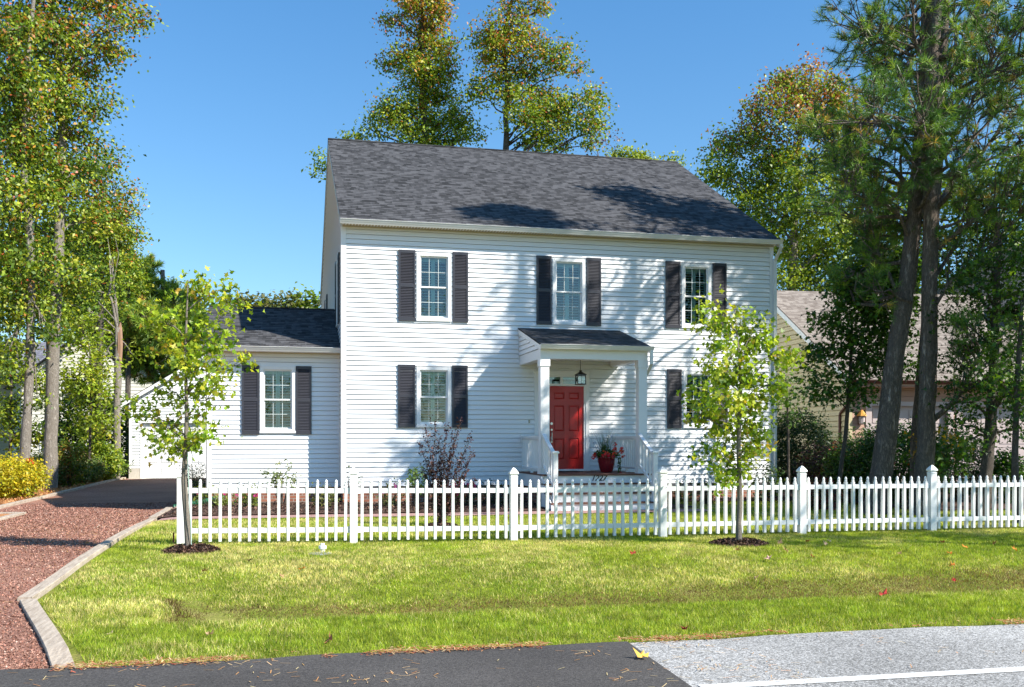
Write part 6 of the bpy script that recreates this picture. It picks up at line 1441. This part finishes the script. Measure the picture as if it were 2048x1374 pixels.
for i, (x, y, z) in enumerate([(-14, -22, 12), (-3, -26, 15), (7, -20, 11), (-24, -18, 13), (16, -34, 16)]):
    wtree(['low tree across the road, far left', 'tall tree across the road, left of centre', 'small tree across the road, centre', 'round tree across the road, leftmost', 'tallest tree across the road, right'][i], x, y, z, [(0, 0, z*.8, (3, 3, z*.25)), (-2, 0, z*.55, (2.6, 2.6, 2)), (2, 0, z*.6, (2.6, 2.6, 2)), (0, 0, z*.35, (3, 3, 2))], 210+i, dens=.7, lsize=.35, csize=.8, lpc=20)

# ================================================================== LIGHT, SKY, CAMERA
SUN = Vector((.95, -.745, 1.0)).normalized()
el = math.asin(SUN.z); rot = math.atan2(SUN.x, SUN.y)
sd = bpy.data.lights.new('sun', 'SUN'); sd.energy = 5.0; sd.angle = R(.55); sd.color = (1, .945, .86)
so = bpy.data.objects.new('sun', sd); COL.objects.link(so); so.rotation_euler = (-SUN).to_track_quat('-Z', 'Y').to_euler(); so.location = (20, -20, 30)
W = bpy.data.worlds.new('World'); sc.world = W; W.use_nodes = True; nt = W.node_tree; nt.nodes.clear()
o_ = nt.nodes.new('ShaderNodeOutputWorld'); bg = nt.nodes.new('ShaderNodeBackground'); sk = nt.nodes.new('ShaderNodeTexSky')
sk.sky_type = 'NISHITA'; sk.sun_disc = False; sk.sun_elevation = el; sk.sun_rotation = rot; sk.altitude = 100; sk.air_density = 1.0; sk.dust_density = .35; sk.ozone_density = 2.6
bg.inputs[1].default_value = .08
tn = nt.nodes.new('ShaderNodeMix'); tn.data_type = 'RGBA'; tn.blend_type = 'MULTIPLY'; tn.inputs[0].default_value = 1; pass
gm = nt.nodes.new('ShaderNodeNewGeometry'); sx = nt.nodes.new('ShaderNodeSeparateXYZ'); nt.links.new(gm.outputs['Incoming'], sx.inputs[0])
ab = nt.nodes.new('ShaderNodeMath'); ab.operation = 'ABSOLUTE'; nt.links.new(sx.outputs[2], ab.inputs[0])
cr = nt.nodes.new('ShaderNodeValToRGB'); ce = cr.color_ramp.elements; ce[0].position = .0; ce[0].color = (.92, 1.06, 1.10, 1); ce[1].position = .50; ce[1].color = (.60, 1.15, 1.42, 1)
nt.links.new(ab.outputs[0], cr.inputs[0]); nt.links.new(cr.outputs[0], tn.inputs[7])
nt.links.new(sk.outputs[0], tn.inputs[6]); nt.links.new(tn.outputs[2], bg.inputs[0]); nt.links.new(bg.outputs[0], o_.inputs[0])
cd = bpy.data.cameras.new('camera'); cam = bpy.data.objects.new('camera', cd); COL.objects.link(cam); sc.camera = cam
cam.location = (0, 0, HC); cam.rotation_euler = (R(90), 0, -TH); cd.sensor_width = 36; cd.lens = F/2048*36; cd.shift_y = (HZ-687)/2048; cd.clip_end = 3000; cd.clip_start = .05
sc.view_settings.view_transform = 'Standard'; sc.view_settings.look = 'None'; sc.view_settings.exposure = 1.0; sc.view_settings.gamma = 1
sc.cycles.max_bounces = 8; sc.cycles.diffuse_bounces = 3; sc.cycles.glossy_bounces = 3; sc.cycles.transparent_max_bounces = 12; sc.cycles.transmission_bounces = 4
sc.cycles.use_denoising = True; sc.cycles.sample_clamp_indirect = 6
